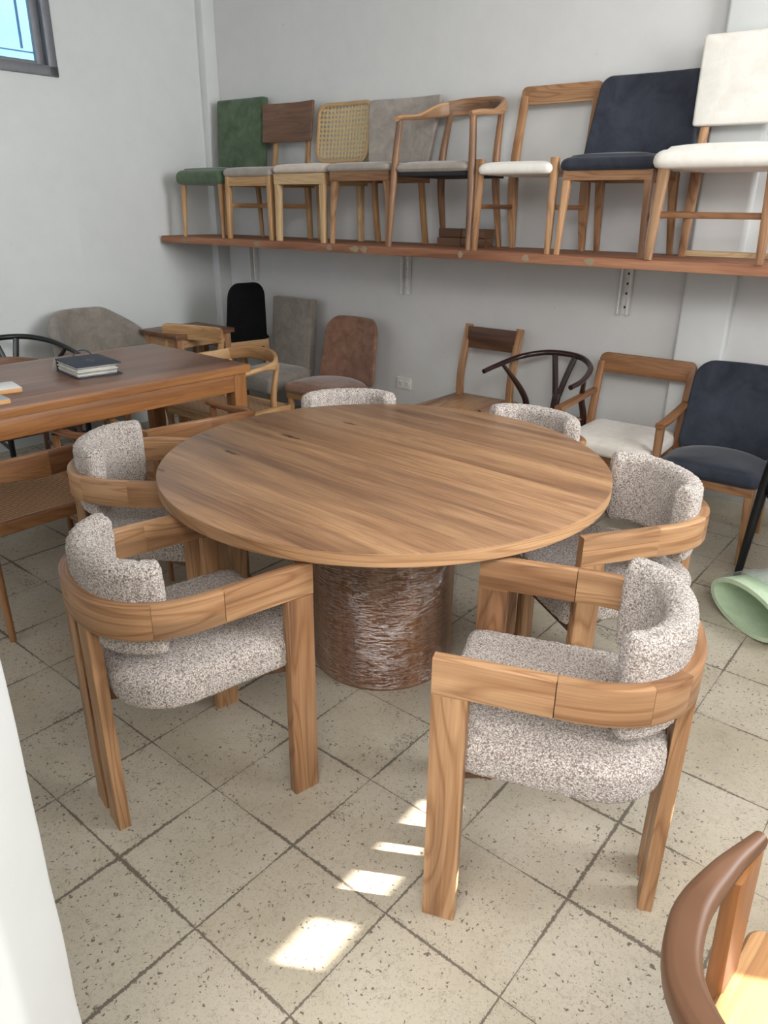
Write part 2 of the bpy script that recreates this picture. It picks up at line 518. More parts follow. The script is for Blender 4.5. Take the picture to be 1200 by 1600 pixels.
# ------------------------------------------------------------------ mesh helpers
class MB:
    def __init__(s):
        s.v, s.f, s.uv, s.tone = [], [], [], []

    def face(s, idx, uvs, tone):
        s.f.append(idx)
        s.uv.extend(uvs)
        s.tone.append(tone)

    def sweep(s, path, w, t=None, up=(0, 0, 1), r=0.004, k=2, closed=False, tone=None, ellipse=0, uv0=None, ups=None, cap=True, dome=0.0):
        """loft a rounded-rectangle (or ellipse) section along path; w = across, t = along up"""
        path = [V(p) for p in path]
        n = len(path)
        if t is None:
            t = w
        ws = w if isinstance(w, (list, tuple)) else [w] * n
        ts = t if isinstance(t, (list, tuple)) else [t] * n
        if tone is None:
            tone = random.random()
        ou, ov = (random.uniform(0, 9), random.uniform(0, 9)) if uv0 is None else uv0
        base = len(s.v)
        ns = None
        L = 0
        Ls = []
        for i, p in enumerate(path):
            if closed:
                tg = (path[(i + 1) % n] - path[i - 1])
            else:
                tg = path[min(i + 1, n - 1)] - path[max(i - 1, 0)]
            tg.normalize()
            U = V(ups[i]) if ups else V(up)
            side = tg.cross(U)
            if side.length < 1e-5:
                side = tg.cross(V((0, 1, 0)))
            side.normalize()
            U = side.cross(tg).normalized()
            hw, ht = ws[i] / 2, ts[i] / 2
            sec = []
            if ellipse:
                for j in range(ellipse):
                    a = 2 * math.pi * j / ellipse
                    sec.append((hw * math.cos(a), ht * math.sin(a)))
            else:
                rr = min(r, hw * 0.98, ht * 0.98)
                for (cx, cy, a0) in ((hw - rr, ht - rr, 0), (-hw + rr, ht - rr, 90), (-hw + rr, -ht + rr, 180), (hw - rr, -ht + rr, 270)):
                    for j in range(k + 1):
                        a = R(a0 + 90 * j / k)
                        sec.append((cx + rr * math.cos(a), cy + rr * math.sin(a)))
            ns = len(sec)
            for (a, b) in sec:
                s.v.append(p + side * a + U * b)
            if i:
                L += (path[i] - path[i - 1]).length
            Ls.append(L)
        per = [0]
        for j in range(ns):
            a = s.v[base + j]
            b = s.v[base + (j + 1) % ns]
            per.append(per[-1] + (b - a).length)
        rings = n if closed else n - 1
        for i in range(rings):
            i2 = (i + 1) % n
            l0, l1 = Ls[i], (Ls[i + 1] if i + 1 < n else L + (path[0] - path[-1]).length)
            for j in range(ns):
                j2 = (j + 1) % ns
                s.face((base + i * ns + j, base + i2 * ns + j, base + i2 * ns + j2, base + i * ns + j2),
                       [(ou + l0, ov + per[j]), (ou + l1, ov + per[j]), (ou + l1, ov + per[j + 1]), (ou + l0, ov + per[j + 1])], tone)
        if not closed and cap:
            for i, rev in ((0, False), (n - 1, True)):
                ring = [base + i * ns + j for j in range(ns)]
                c = sum((s.v[q] for q in ring), V()) / ns
                e1 = (s.v[ring[0]] - c)
                e1 = e1.normalized() if e1.length > 1e-6 else V((1, 0, 0))
                if rev:
                    ring = ring[::-1]
                nb = len(s.v)
                # slightly inset cap keeps the edge crisp
                for q in ring:
                    s.v.append(s.v[q].copy())
                idx = [nb + q for q in range(ns)]
                e2 = (path[min(i + 1, n - 1)] - path[max(i - 1, 0)]).normalized().cross(e1)
                s.face(tuple(idx), [(ou + (s.v[q] - c).dot(e1) * 0.3, ov + (s.v[q] - c).dot(e2)) for q in idx], tone)
        return s

    def box(s, c, size, rot=0.0, r=0.003, grain='x', tone=None):
        c = V(c)
        x, y, z = size
        rm = Matrix.Rotation(rot, 3, 'Z')
        if grain == 'x':
            a = rm @ V((x / 2, 0, 0))
            s.sweep([c - a, c + a], y, z, r=r, tone=tone)
        elif grain == 'y':
            a = rm @ V((0, y / 2, 0))
            s.sweep([c - a, c + a], x, z, r=r, tone=tone)
        else:
            a = V((0, 0, z / 2))
            s.sweep([c - a, c + a], x, y, up=rm @ V((0, 1, 0)), r=r, tone=tone)
        return s

    def rings(s, outline, prof, mapf=None, ang=0.0, tone=0.5, uvs=1.0):
        """stack of scaled outlines: prof = [(scale or inset, z)], closes at both ends"""
        n = len(outline)
        base = len(s.v)
        cx = sum(p[0] for p in outline) / n
        cy = sum(p[1] for p in outline) / n
        ca, sa = math.cos(ang), math.sin(ang)
        flat = []
        hw = (max(p[0] for p in outline) - min(p[0] for p in outline)) / 2
        hh = (max(p[1] for p in outline) - min(p[1] for p in outline)) / 2
        for (sc, z) in prof:
            for p in outline:
                if sc <= 0:  # inset in metres given as negative
                    fx, fy = 1 + sc / hw, 1 + sc / hh
                else:
                    fx = fy = sc
                q = V((cx + (p[0] - cx) * fx, cy + (p[1] - cy) * fy, z))
                flat.append(((q.x * ca + q.y * sa) * uvs, (-q.x * sa + q.y * ca + (z if abs(z) < 9 else 0)) * uvs))
                s.v.append(mapf(q) if mapf else q)
        m = len(prof)
        for i in range(m - 1):
            for j in range(n):
                j2 = (j + 1) % n
                ids = (i * n + j, i * n + j2, (i + 1) * n + j2, (i + 1) * n + j)
                s.face(tuple(base + q for q in ids), [flat[q] for q in ids], tone)
        s.face(tuple(base + q for q in range(n))[::-1], [flat[q] for q in range(n)][::-1], tone)
        s.face(tuple(base + (m - 1) * n + q for q in range(n)), [flat[(m - 1) * n + q] for q in range(n)], tone)
        return s

    def build(s, name, mat, parent=None, smooth=35, mats=None):
        me = bpy.data.meshes.new(name)
        me.from_pydata([tuple(p) for p in s.v], [], s.f)
        uvl = me.uv_layers.new(name='UVMap')
        for i, (a, b) in enumerate(s.uv):
            uvl.data[i].uv = (a, b)
        at = me.attributes.new('tone', 'FLOAT', 'FACE')
        at.data.foreach_set('value', s.tone)
        me.materials.append(mat)
        import bmesh
        bm = bmesh.new()
        bm.from_mesh(me)
        bmesh.ops.remove_doubles(bm, verts=bm.verts, dist=0.00002)
        bmesh.ops.recalc_face_normals(bm, faces=bm.faces)
        bm.to_mesh(me)
        bm.free()
        me.shade_smooth()
        me.set_sharp_from_angle(angle=R(smooth))
        o = bpy.data.objects.new(name, me)
        COL.objects.link(o)
        if parent:
            o.parent = parent
        return o


def rrect(w, d, r, k=5, seg=6, taper=1.0):
    """rounded rectangle outline centred on origin; taper scales width at +y"""
    pts = []
    if not isinstance(r, (list, tuple)):
        r = [r] * 4
    cs = ((w / 2, d / 2, 0, r[0]), (-w / 2, d / 2, 90, r[1]), (-w / 2, -d / 2, 180, r[2]), (w / 2, -d / 2, 270, r[3]))
    for (x, y, a0, rr) in cs:
        cx, cy = x - math.copysign(rr, x), y - math.copysign(rr, y)
        for j in range(k + 1):
            a = R(a0 + 90 * j / k)
            pts.append((cx + rr * math.cos(a), cy + rr * math.sin(a)))
    out = []
    n = len(pts)
    for i in range(n):
        a, b = V(pts[i]), V(pts[(i + 1) % n])
        m = max(1, int((b - a).length / 0.03))
        for j in range(m):
            p = a.lerp(b, j / m)
            f = 1 + (taper - 1) * (p.y / d + 0.5)
            out.append((p.x * f, p.y))
    return out


def prof_slab(z0, z1, r=0.004):
    return [(-r, z0), (-r * 0.3, z0 + r * 0.3), (-0.00001, z0 + r), (-0.00001, z1 - r), (-r * 0.3, z1 - r * 0.3), (-r, z1)]


def prof_cush(z0, z1, r=0.02, dome=0.015):
    h = z1 - z0
    rb = min(r * 0.6, h * 0.3)
    p = [(0.5, z0), (-rb, z0), (-rb * 0.3, z0 + rb * 0.3), (-0.00001, z0 + rb)]
    for j in range(0, 6):
        a = R(90 * j / 5)
        p.append((-r * (1 - math.cos(a)) - 0.00001, z1 - dome - r + r * math.sin(a)))
    for sc in (0.80, 0.62, 0.44, 0.26, 0.10):
        p.append((sc, z1 - dome * (sc ** 2.2)))
    return p


def empty(name, loc, rot, label, cat, group=None):
    o = bpy.data.objects.new(name, None)
    COL.objects.link(o)
    o.location = loc
    o.rotation_euler = (0, 0, rot)
    o.empty_display_size = 0.1
    o['label'] = label
    o['category'] = cat
    if group:
        o['group'] = group
    return o


def tag(o, label, cat, group=None, kind=None):
    if label:
        o['label'] = label
        o['category'] = cat
    if group:
        o['group'] = group
    if kind:
        o['kind'] = kind
    return o


def struct(o):
    o['kind'] = 'structure'
    return o


def dup(root, loc, rot, label, group=None):
    c = root.copy()
    COL.objects.link(c)
    c.location = loc
    c.rotation_euler = (0, 0, rot)
    c['label'] = label
    if group:
        c['group'] = group
    for ch in list(root.children):
        d = ch.copy()
        COL.objects.link(d)
        d.parent = c
        for g in list(ch.children):
            e = g.copy()
            COL.objects.link(e)
            e.parent = d
    return c


def bez(pts, n=8):
    """Catmull-Rom through pts"""
    P = [V(p) for p in pts]
    P = [P[0] * 2 - P[1]] + P + [P[-1] * 2 - P[-2]]
    out = []
    for i in range(1, len(P) - 2):
        for j in range(n):
            t = j / n
            a, b, c, d = P[i - 1], P[i], P[i + 1], P[i + 2]
            out.append(0.5 * ((2 * b) + (-a + c) * t + (2 * a - 5 * b + 4 * c - d) * t * t + (-a + 3 * b - 3 * c + d) * t ** 3))
    out.append(P[-2])
    return out


def lerp_list(vals, n):
    out = []
    m = len(vals) - 1
    for i in range(n):
        x = i / (n - 1) * m
        k = min(int(x), m - 1)
        out.append(vals[k] + (vals[k + 1] - vals[k]) * (x - k))
    return out


# ------------------------------------------------------------------ room
TB = R(-37.0)
DW = V((math.cos(TB), math.sin(TB), 0))          # along the back wall
NW = V((-math.sin(TB), math.cos(TB), 0))         # into the back wall
D0 = 3.993
NL = V((-.743, .669, 0)).normalized()
TL = V((.669, .743, 0)).normalized()
DL = 4.888
HC = 3.25


def bw(a, b, z=0.0):
    return DW * a + NW * (D0 - b) + V((0, 0, z))


def lw(s_, b, z=0.0):
    return TL * s_ + NL * (DL - b) + V((0, 0, z))


# corner of the two walls
det = NW.x * NL.y - NW.y * NL.x
corner = V(((D0 * NL.y - NW.y * DL) / det, (NW.x * DL - D0 * NL.x) / det, 0))
a_corner = corner.dot(DW)
s_corner = corner.dot(TL)
th_w = 0.15


def wall_between(name, p0, p1, nrm, mat, z0=0.0, z1=HC):
    m = MB()
    p0, p1 = V(p0), V(p1)
    c = (p0 + p1) / 2 + V(nrm).normalized() * th_w / 2 + V((0, 0, (z0 + z1) / 2))
    d = (p1 - p0)
    m.box(c, (d.length, th_w, z1 - z0), rot=math.atan2(d.y, d.x), r=0.001)
    return struct(m.build(name, mat))


m = MB()
m.box((0, 1.5, -0.05), (16, 13, 0.1), r=0.001)
struct(m.build('floor', M['floor']))
m = MB()
m.box((-1.0, 2.5, HC + 0.05), (14, 10.5, 0.1), r=0.001)
struct(m.build('ceiling', M['ceiling']))
wall_between('wall_back', bw(a_corner - th_w, 0), bw(3.6, 0), NW, M['wall_back'])

# left wall in pieces round the high window
WX1, WZ0 = 2.45, 2.195
WX0, WZ1 = 1.30, 2.95
wl = MB()


def lbox(s0, s1, z0, z1):
    c = lw((s0 + s1) / 2, -th_w / 2, (z0 + z1) / 2)
    wl.box(c, (s1 - s0, th_w, z1 - z0), rot=math.atan2(TL.y, TL.x), r=0.0005)


lbox(-6.5, WX0, 0, HC)
lbox(WX1, s_corner, 0, HC)
lbox(WX0, WX1, 0, WZ0)
lbox(WX0, WX1, WZ1, HC)
struct(wl.build('wall_left', M['wall']))
# window_1
fr = MB()
ft = 0.055
rotL = math.atan2(TL.y, TL.x)
for (s0, s1, z0, z1) in ((WX0, WX1, WZ0, WZ0 + ft), (WX0, WX1, WZ1 - ft, WZ1)):
    fr.box(lw((s0 + s1) / 2, -0.02, (z0 + z1) / 2), (s1 - s0, 0.07, z1 - z0), rot=rotL, r=0.004)
for s0 in (WX0, WX1 - ft):
    fr.box(lw(s0 + ft / 2, -0.02, (WZ0 + WZ1) / 2), (ft, 0.07, WZ1 - WZ0), rot=rotL, r=0.004, grain='z')
win = struct(fr.build('window_1', M['grey_alu']))
sash = MB()
for (s0, s1, z0, z1) in ((WX0 + ft, WX1 - ft, WZ0 + ft, WZ0 + ft + .022), (WX0 + ft, WX1 - ft, WZ1 - ft - .03, WZ1 - ft)):
    sash.box(lw((s0 + s1) / 2, -0.045, (z0 + z1) / 2), (s1 - s0, 0.035, z1 - z0), rot=rotL, r=0.003)
for s0 in (WX0 + ft, WX1 - ft - 0.05):
    sash.box(lw(s0 + 0.025, -0.045, (WZ0 + WZ1) / 2), (0.05, 0.035, WZ1 - WZ0 - 2 * ft), rot=rotL, r=0.003, grain='z')
sash.build('window_sash', M['grey_alu'], win)
pn = MB()
pn.box(lw((WX0 + WX1) / 2, -0.06, (WZ0 + WZ1) / 2), (WX1 - WX0 - 2 * ft, 0.006, WZ1 - WZ0 - 2 * ft), rot=rotL, r=0.001)
pn.build('window_pane', M['pane'], win)
ld = MB()
for q in (WX1 - ft - 0.115,):
    ld.box(lw(q, -0.053, (WZ0 + WZ1) / 2 + .03), (0.014, 0.006, WZ1 - WZ0 - 2 * ft - 0.10), rot=rotL, r=0.001, grain='z')
ld.box(lw((WX0 + WX1) / 2, -0.053, WZ0 + ft + .065), (WX1 - WX0 - 2 * ft - .06, 0.006, 0.007), rot=rotL, r=0.001)
ld.build('pane_lines', M['lead'], win)

# corner pilaster on the left wall, and the column on the back wall
pl = MB()
pl.box(bw(-4.488 - 0.05, 0.055, HC / 2), (0.075, 0.11, HC), rot=TB, r=0.004, grain='z')
struct(pl.build('trim_1', M['wall']))
cl = MB()
cl.sweep([bw(-1.0, 0.02, 0.0), bw(-1.0, 0.02, HC)], .24, .08, up=NW, r=.018, k=4)
struct(cl.build('trim_2', M['wall']))
bb = MB()
bb.box(bw((a_corner + -1.12) / 2, 0.006, 0.042), (abs(a_corner + 1.12), 0.012, 0.085), rot=TB, r=0.002)
bb.box(bw((3.4 + -0.88) / 2, 0.006, 0.042), (3.4 + .88, 0.012, 0.085), rot=TB, r=0.002)
struct(bb.build('baseboard_back', M['baseboard']))
# near wall end on the left of the camera
az = R(121.15)
e = V((math.cos(az), math.sin(az), 0)) * 0.80
nw = MB()
back = V((math.cos(R(176)), math.sin(R(176)), 0))
pth = [e, e + back * 1.2]
cc = (pth[0] + pth[1]) / 2 + V((-0.0, 0.0, HC / 2))
perp = V((-back.y, back.x, 0))
if perp.y < 0:
    perp = -perp
nn = 60
zs = [HC * i / (nn * 2) for i in range(nn * 2 + 1)]
path = [e + back * 0.6 + perp * -0.055 + V((0.0025 * noise.noise(V((z * 9, 3, 1))), 0, z)) for z in zs]
nw.sweep(path, 1.2, 0.11, up=perp, r=0.012, k=3)
struct(nw.build('wall_front', M['wall']))

# right-hand wall, out of view: solid but for added slots shaped to throw the sun patches on floor and seat
RA = R(53.9)
RD = V((math.cos(RA), math.sin(RA), 0))
RN = V((RD.y, -RD.x, 0))
RP = V((2.25, 0, 0))


def back_project(x, y, z):
    p = V((x, y, z))
    t = (RP - p).dot(RN) / (-SUN_DIR).dot(RN)
    q = p - SUN_DIR * t
    return (q - RP).dot(RD), q.z


slots = []
for quad in ([(0.01, 1.47), (.140, 1.443), (.22, 1.56), (.095, 1.58)],
             [(-.062, 1.38), (.074, 1.358), (.088, 1.386), (-.038, 1.396)],
             [(-.144, 1.251), (-.019, 1.234), (.021, 1.29), (-.105, 1.307)],
             [(-.255, 1.110), (-.100, 1.095), (-.049, 1.198), (-.191, 1.214)]):
    pr_ = [back_project(x, y, 0) for x, y in quad]
    slots.append(((pr_[0][0] + pr_[1][0]) / 2, (pr_[2][0] + pr_[3][0]) / 2, (pr_[0][1] + pr_[3][1]) / 2, (pr_[1][1] + pr_[2][1]) / 2))
slots = [(min(a, b), max(a, b), min(c, d), max(c, d)) for a, b, c, d in slots]
zl = sum(q[2] for q in slots) / 4
zh = sum(q[3] for q in slots) / 4
slots = [(a, b, zl, zh) for a, b, c, d in slots]
slots = [(slots[3][0] - .02, slots[3][1], zl, zh), (slots[2][0], slots[0][1], zl, zh)]
sc_ = back_project(0.57, 0.70, .45)
seat_slot = (sc_[0] - .11, sc_[0] + .07, sc_[1] - .05, sc_[1] + .05)
rects = slots + [seat_slot]
us = sorted(set([-5.0, 6.2] + [q for r_ in rects for q in r_[:2]]))
zs_ = sorted(set([0.0, HC] + [min(q, HC) for r_ in rects for q in r_[2:]]))
rw = MB()
rrot = math.atan2(RD.y, RD.x)
for i in range(len(us) - 1):
    for j in range(len(zs_) - 1):
        uc, zc = (us[i] + us[i + 1]) / 2, (zs_[j] + zs_[j + 1]) / 2
        if any(a < uc < b and c < zc < d for a, b, c, d in rects):
            continue
        rw.box(RP + RD * uc + RN * 0.02 + V((0, 0, zc)), (us[i + 1] - us[i], 0.03, zs_[j + 1] - zs_[j]), rot=rrot, r=0.0)
struct(rw.build('wall_right', M['wall']))

# ------------------------------------------------------------------ shelf
SH_T = 1.295
sh = MB()
sh.box(bw((-4.575 + -0.2) / 2, 0.275, SH_T - 0.022), (4.375, 0.55, 0.044), rot=TB, r=0.003)
shelf = tag(sh.build('wall_shelf', M['shelf_board']), 'long wooden board shelf on the back wall carrying a row of chairs', 'shelf')
for a_, w_ in ((-4.33, .05), (-3.62, .06), (-3.02, .04), (-2.83, .07), (-2.76, .05), (-2.12, .03), (-1.75, .035), (-1.42, .05)):
    fm = MB()
    pts = [(w_ / 2 * (1 + .25 * math.sin(5 * t_ + a_ * 9)) * math.cos(t_), .016 * (1 + .2 * math.sin(3 * t_ + a_ * 5)) * math.sin(t_)) for t_ in [i * math.pi / 9 for i in range(18)]]
    pt = bw(a_, 0.5505, SH_T - 0.021)
    fm.rings(pts, [(1, -0.002), (0.97, 0.001)], mapf=lambda q: pt + DW * q.x + V((0, 0, q.y)) - NW * q.z)
    fm.build('filler_patch', M['filler'], shelf)


def bracket(a_, first=[None]):
    if first[0] is None:
        m = MB()
        rot_ = TB
        r0 = empty('shelf_bracket', bw(a_, 0), TB, 'x', 'bracket', 'slotted white brackets under the shelf')
        for x in (-0.025, 0.025):
            m.box((x, -0.022, 1.115), (0.009, 0.04, 0.26), r=0.001, grain='z')
        m.box((0, -0.004, 1.115), (0.046, 0.006, 0.26), r=0.001, grain='z')
        m.build('bracket_channel', M['white_metal'], r0)
        m = MB()
        m.sweep([(0, -0.02, 1.235), (0, -0.40, 1.247)], 0.03, [0.03, 0.014], r=0.002)
        m.build('bracket_arm', M['white_metal'], r0)
        for z in (1.02, 1.09, 1.14, 1.19):
            h = MB()
            h.sweep([(0, -0.006, z), (0, -0.0085, z)], 0.011, 0.014, ellipse=10)
            h.build('screw_hole', M['dark_hole'], r0)
        first[0] = r0
        return r0
    return dup(first[0], bw(a_, 0), TB, 'x', 'slotted white brackets under the shelf')


for a_, lb in ((-4.22, 'white slotted metal bracket under the shelf near the room corner'),
               (-2.842, 'white slotted metal bracket under the middle of the shelf'),
               (-1.42, 'white slotted metal bracket under the shelf nearest the column')):
    bracket(a_)['label'] = lb

# power outlet
om = empty('power_outlet', bw(-2.85, 0), TB, 'white double power outlet low on the back wall', 'outlet')
m = MB()
m.rings(rrect(0.115, 0.075, 0.006), [(1, 0), (1, .006), (0.94, .009)], mapf=lambda q: V((q.x, -q.z, q.y + .405)))
m.build('cover_plate', M['white_plastic'], om)
for x in (-.024, .024):
    m = MB()
    m.rings(rrect(0.036, 0.042, 0.012), [(1, 0.008), (1, .0105), (0.9, .011)], mapf=lambda q: V((q.x + x, -q.z, q.y + .405)))
    sk = m.build('socket', M['white_plastic'], om)
    m = MB()
    for dx in (-.007, .007):
        m.box((x + dx, -.0112, .408), (.0025, .001, .009), r=0, grain='z')
    m.box((x, -.0112, .396), (.004, .001, .004), r=0)
    m.build('socket_slots', M['dark_hole'], sk)

# ------------------------------------------------------------------ round table
tx, ty = 0.0, 2.295
rt = empty('round_dining_table', (tx, ty, 0), 0, 'large round wooden dining table on a film-wrapped drum pedestal', 'table')
circ = [(0.7185 * math.cos(2 * math.pi * i / 128), 0.7185 * math.sin(2 * math.pi * i / 128)) for i in range(128)]
m = MB()
m.rings(circ, [(0.05, 0.7005)] + prof_slab(0.7, 0.7395, 0.003) + [(0.05, 0.7397)], ang=R(-42))
top = m.build('tabletop', M['round_top'], rt)
m = MB()
rim = [V((0.7187 * math.cos(2 * math.pi * i / 128), 0.7187 * math.sin(2 * math.pi * i / 128), 0.7197)) for i in range(128)]
m.sweep(rim, 0.0012, 0.034, closed=True, r=0.0002, k=1, tone=0.95, uv0=(0, 0))
m.build('edge_band', M['teak'], top)
m = MB()
N = 72
rb = 0.2463
path = [V((rb * math.cos(2 * math.pi * i / N), rb * math.sin(2 * math.pi * i / N))) for i in range(N)]
base = len(m.v)
for i in range(N + 1):
    a = 2 * math.pi * i / N
    for z, r_ in ((0.0, rb - .003), (0.004, rb), (0.7, rb)):
        m.v.append(V((r_ * math.cos(a), r_ * math.sin(a), z)))
for i in range(N):
    for j in range(2):
        zz = (0, .004, .7)
        ids = (i * 3 + j, (i + 1) * 3 + j, (i + 1) * 3 + j + 1, i * 3 + j + 1)
        w0, w1 = i / N * 2 * math.pi * rb, (i + 1) / N * 2 * math.pi * rb
        m.face(ids, [(zz[j], w0), (zz[j], w1), (zz[j + 1], w1), (zz[j + 1], w0)], 0.5)
m.build('pedestal', M['pedestal'], rt)
m = MB()
NF, ZF = 120, 60
for j in range(ZF + 1):
    z = 0.012 + 0.682 * j / ZF
    for i in range(NF):
        a = 2 * math.pi * i / NF
        r_ = rb + 0.006 + 0.0014 * noise.noise(V((math.cos(a) * 5, math.sin(a) * 5, z * 14 + 2 * math.cos(a)))) + 0.0012 * noise.noise(V((math.cos(a) * 14, math.sin(a) * 14, z * 40)))
        # loose tail of film on the right-hand side
        r_ += 0.012 * math.exp(-((a - 0.05) / 0.10) ** 2) * (0.6 + noise.noise(V((1, 5, z * 9))))
        m.v.append(V((r_ * math.cos(a), r_ * math.sin(a), z)))
for j in range(ZF):
    for i in range(NF):
        i2 = (i + 1) % NF
        m.face((j * NF + i, j * NF + i2, (j + 1) * NF + i2, (j + 1) * NF + i), [(0, 0)] * 4, 0.5)
m.build('stretch_film', M['film'], rt, smooth=180)

# ------------------------------------------------------------------ barrel chair in boucle
LOOP = bpy.data.textures.new('loops', 'VORONOI')
LOOP.noise_scale = 0.0095
LOOP.distance_metric = 'DISTANCE'


def fuzzy(o, strength=0.0055, levels=2):
    sm = o.modifiers.new('subdivision', 'SUBSURF')
    sm.levels = sm.render_levels = levels
    dm = o.modifiers.new('loops', 'DISPLACE')
    dm.texture = LOOP
    dm.texture_coords = 'LOCAL'
    dm.strength = -strength
    dm.mid_level = 0.4
    return o


def u_outline(w, yf, yb, rf, n=20):
    """seat plan: rounded front corners, semicircular back"""
    hw = w / 2
    pts = []
    yc = yb - hw * 0.92
    for i in range(n + 1):
        a = math.pi * i / n
        pts.append((hw * math.cos(a), yc + hw * 0.92 * math.sin(a)))
    for (cx, a0) in ((-hw + rf, 180), (hw - rf, 270)):
        for j in range(5):
            a = R(a0 + 90 * j / 4)
            pts.append((cx + rf * math.cos(a), yf + rf + rf * math.sin(a)))
    out = []
    k = len(pts)
    for i in range(k):
        a, b = V(pts[i]), V(pts[(i + 1) % k])
        mm = max(1, int((b - a).length / 0.025))
        for j in range(mm):
            out.append(tuple(a.lerp(b, j / mm)))
    return out


def make_barrel(loc, rot, label, group):
    r0 = empty('barrel_armchair', loc, rot, label, 'chair', group)
    RC, Z, H, T = 0.2365, 0.6475, 0.085, 0.027
    m = MB()
    for sx_, tn in ((-1, .62), (1, .9)):
        m.sweep([(sx_ * RC, -0.26, Z), (sx_ * RC, -0.02, Z)], T, H, r=0.003, tone=tn, k=2)
    EX = 2 / 2.4

    def curve(a, rx, ry):
        c_, s_ = math.cos(a), math.sin(a)
        return (math.copysign(abs(c_) ** EX, c_) * rx, max(0.0, abs(s_) ** EX) * ry)
    arcs = [(0, 34, .9), (34, 58, .3), (58, 150, .6), (150, 180, .85)]
    for a0, a1, tn in arcs:
        nseg = max(6, int((a1 - a0) / 3))
        pth = []
        if a0 == 0:
            pth.append((RC, -0.022, Z))
        for i in range(nseg + 1):
            x, y = curve(R(a0 + (a1 - a0) * i / nseg), RC, 0.240)
            pth.append((x, y, Z))
        if a1 == 180:
            pth.append((-RC, -0.022, Z))
        m.sweep(pth, T, H, r=0.003, tone=tn, k=2)
    m.build('arm_band', M['teak'], r0)
    for sx_, tn in ((-1, .45), (1, .8)):
        m = MB()
        m.box((sx_ * (RC - .001), -0.2225, 0.3025), (0.030, 0.075, 0.605), r=0.003, grain='z', tone=tn)
        m.build('front_leg', M['teak'], r0)
    for sx_, tn in ((-1, .85), (1, .55)):
        m = MB()
        m.sweep([(sx_ * 0.048, 0.228, 0), (sx_ * 0.048, 0.230, 0.606)], 0.066, 0.032, up=(0, 1, 0), r=0.003, tone=tn)
        m.build('rear_leg', M['teak'], r0)
    for nm, a, b in (('front_rail', (-0.222, -0.225, 0.385), (0.222, -0.225, 0.385)), ('side_rail', (-0.205, -0.20, 0.402), (-0.045, 0.205, 0.402)), ('side_rail', (0.205, -0.20, 0.402), (0.045, 0.205, 0.402))):
        m = MB()
        m.sweep([a, b], 0.024, 0.045, r=0.003, tone=0.1)
        m.build(nm, M['walnut'], r0)
    m = MB()
    m.rings([(x, y - .032) for x, y in rrect(0.462, 0.484, [.14, .14, .03, .03], k=7)], prof_cush(0.400, 0.502, 0.032, 0.008))
    fuzzy(m.build('seat', M['boucle'], r0, smooth=180))
    m = MB()
    n = 30
    A = 68
    pth, ws, ts = [], [], []
    for i in range(n + 1):
        f = i / n
        a = R(90 - A + 2 * A * f)
        e_ = min(f, 1 - f) * 2 * A / 57.3 * 0.19
        g = 1.0 if e_ > 0.022 else math.sqrt(max(0.0, 1 - ((0.022 - e_) / 0.0225) ** 2))
        x, y = curve(a, 0.191, 0.197)
        pth.append((x, y, 0.655))
        ws.append(0.068 * (0.45 + 0.55 * g))
        ts.append(0.235 * (0.86 + 0.14 * g))
    m.sweep(pth, ws, ts, r=0.030, k=5)
    fuzzy(m.build('backrest_cushion', M['boucle'], r0, smooth=180))
    return r0


GB = 'barrel armchairs around the round table'
barrels = [((-0.533, 1.656), 38.5, 'cream boucle barrel armchair left front of the round table, back towards the camera'),
           ((0.422, 1.373), 162, 'cream boucle barrel armchair right front of the round table, nearest of the set'),
           ((-0.815, 2.42), -4, 'cream boucle barrel armchair left of the round table, behind the front-left one'),
           ((0.709, 2.099), 197, 'cream boucle barrel armchair right of the round table, nearest the green foam roll'),
           ((-0.14, 2.95), -82.8, 'cream boucle barrel armchair behind the round table in front of the brown suede chair'),
           ((0.500, 2.705), 228, 'cream boucle barrel armchair behind the round table, in front of the dark wishbone chair')]
b0 = None
for (x, y), th, lb in barrels:
    if b0 is None:
        b0 = make_barrel((x, y, 0), R(th + 90), lb, GB)
    else:
        dup(b0, (x, y, 0), R(th + 90), lb, GB)


# ------------------------------------------------------------------ generic chair parts (local: x lateral, front = -y, z up)
def legs(r0, mat, fx, fy, bx, by, h, fs=(0.036, 0.024), splay=0.0, back_top=None, rnd=False, hb=None, bs=None):
    out = []
    for nm, sx_, x, y, hh in (('front_leg', -1, fx, fy, h), ('front_leg', 1, fx, fy, h), ('rear_leg', -1, bx, by, hb or h), ('rear_leg', 1, bx, by, hb or h)):
        m = MB()
        s1, s0 = fs if nm == 'front_leg' or not bs else bs
        sg = -1 if nm == 'front_leg' else 1
        foot = (sx_ * (x + splay), y + sg * splay, 0)
        m.sweep([foot, (sx_ * x, y, hh)], [s0, s1], [s0, s1], up=(0, 1, 0), r=0.005, ellipse=12 if rnd else 0)
        out.append(m.build(nm, mat, r0))
    return out


def bar(r0, name, mat, a, b, w, t, **k):
    m = MB()
    m.sweep([a, b], w, t, **k)
    return m.build(name, mat, r0)


def seat_pad(r0, mat, w, d, z0, z1, yc=0.0, r=0.022, dome=0.012, cr_=0.03, taper=0.93, name='seat'):
    m = MB()
    m.rings([(p[0], p[1] + yc) for p in rrect(w, d, cr_, taper=taper)], prof_cush(z0, z1, r, dome))
    return m.build(name, mat, r0, smooth=60)


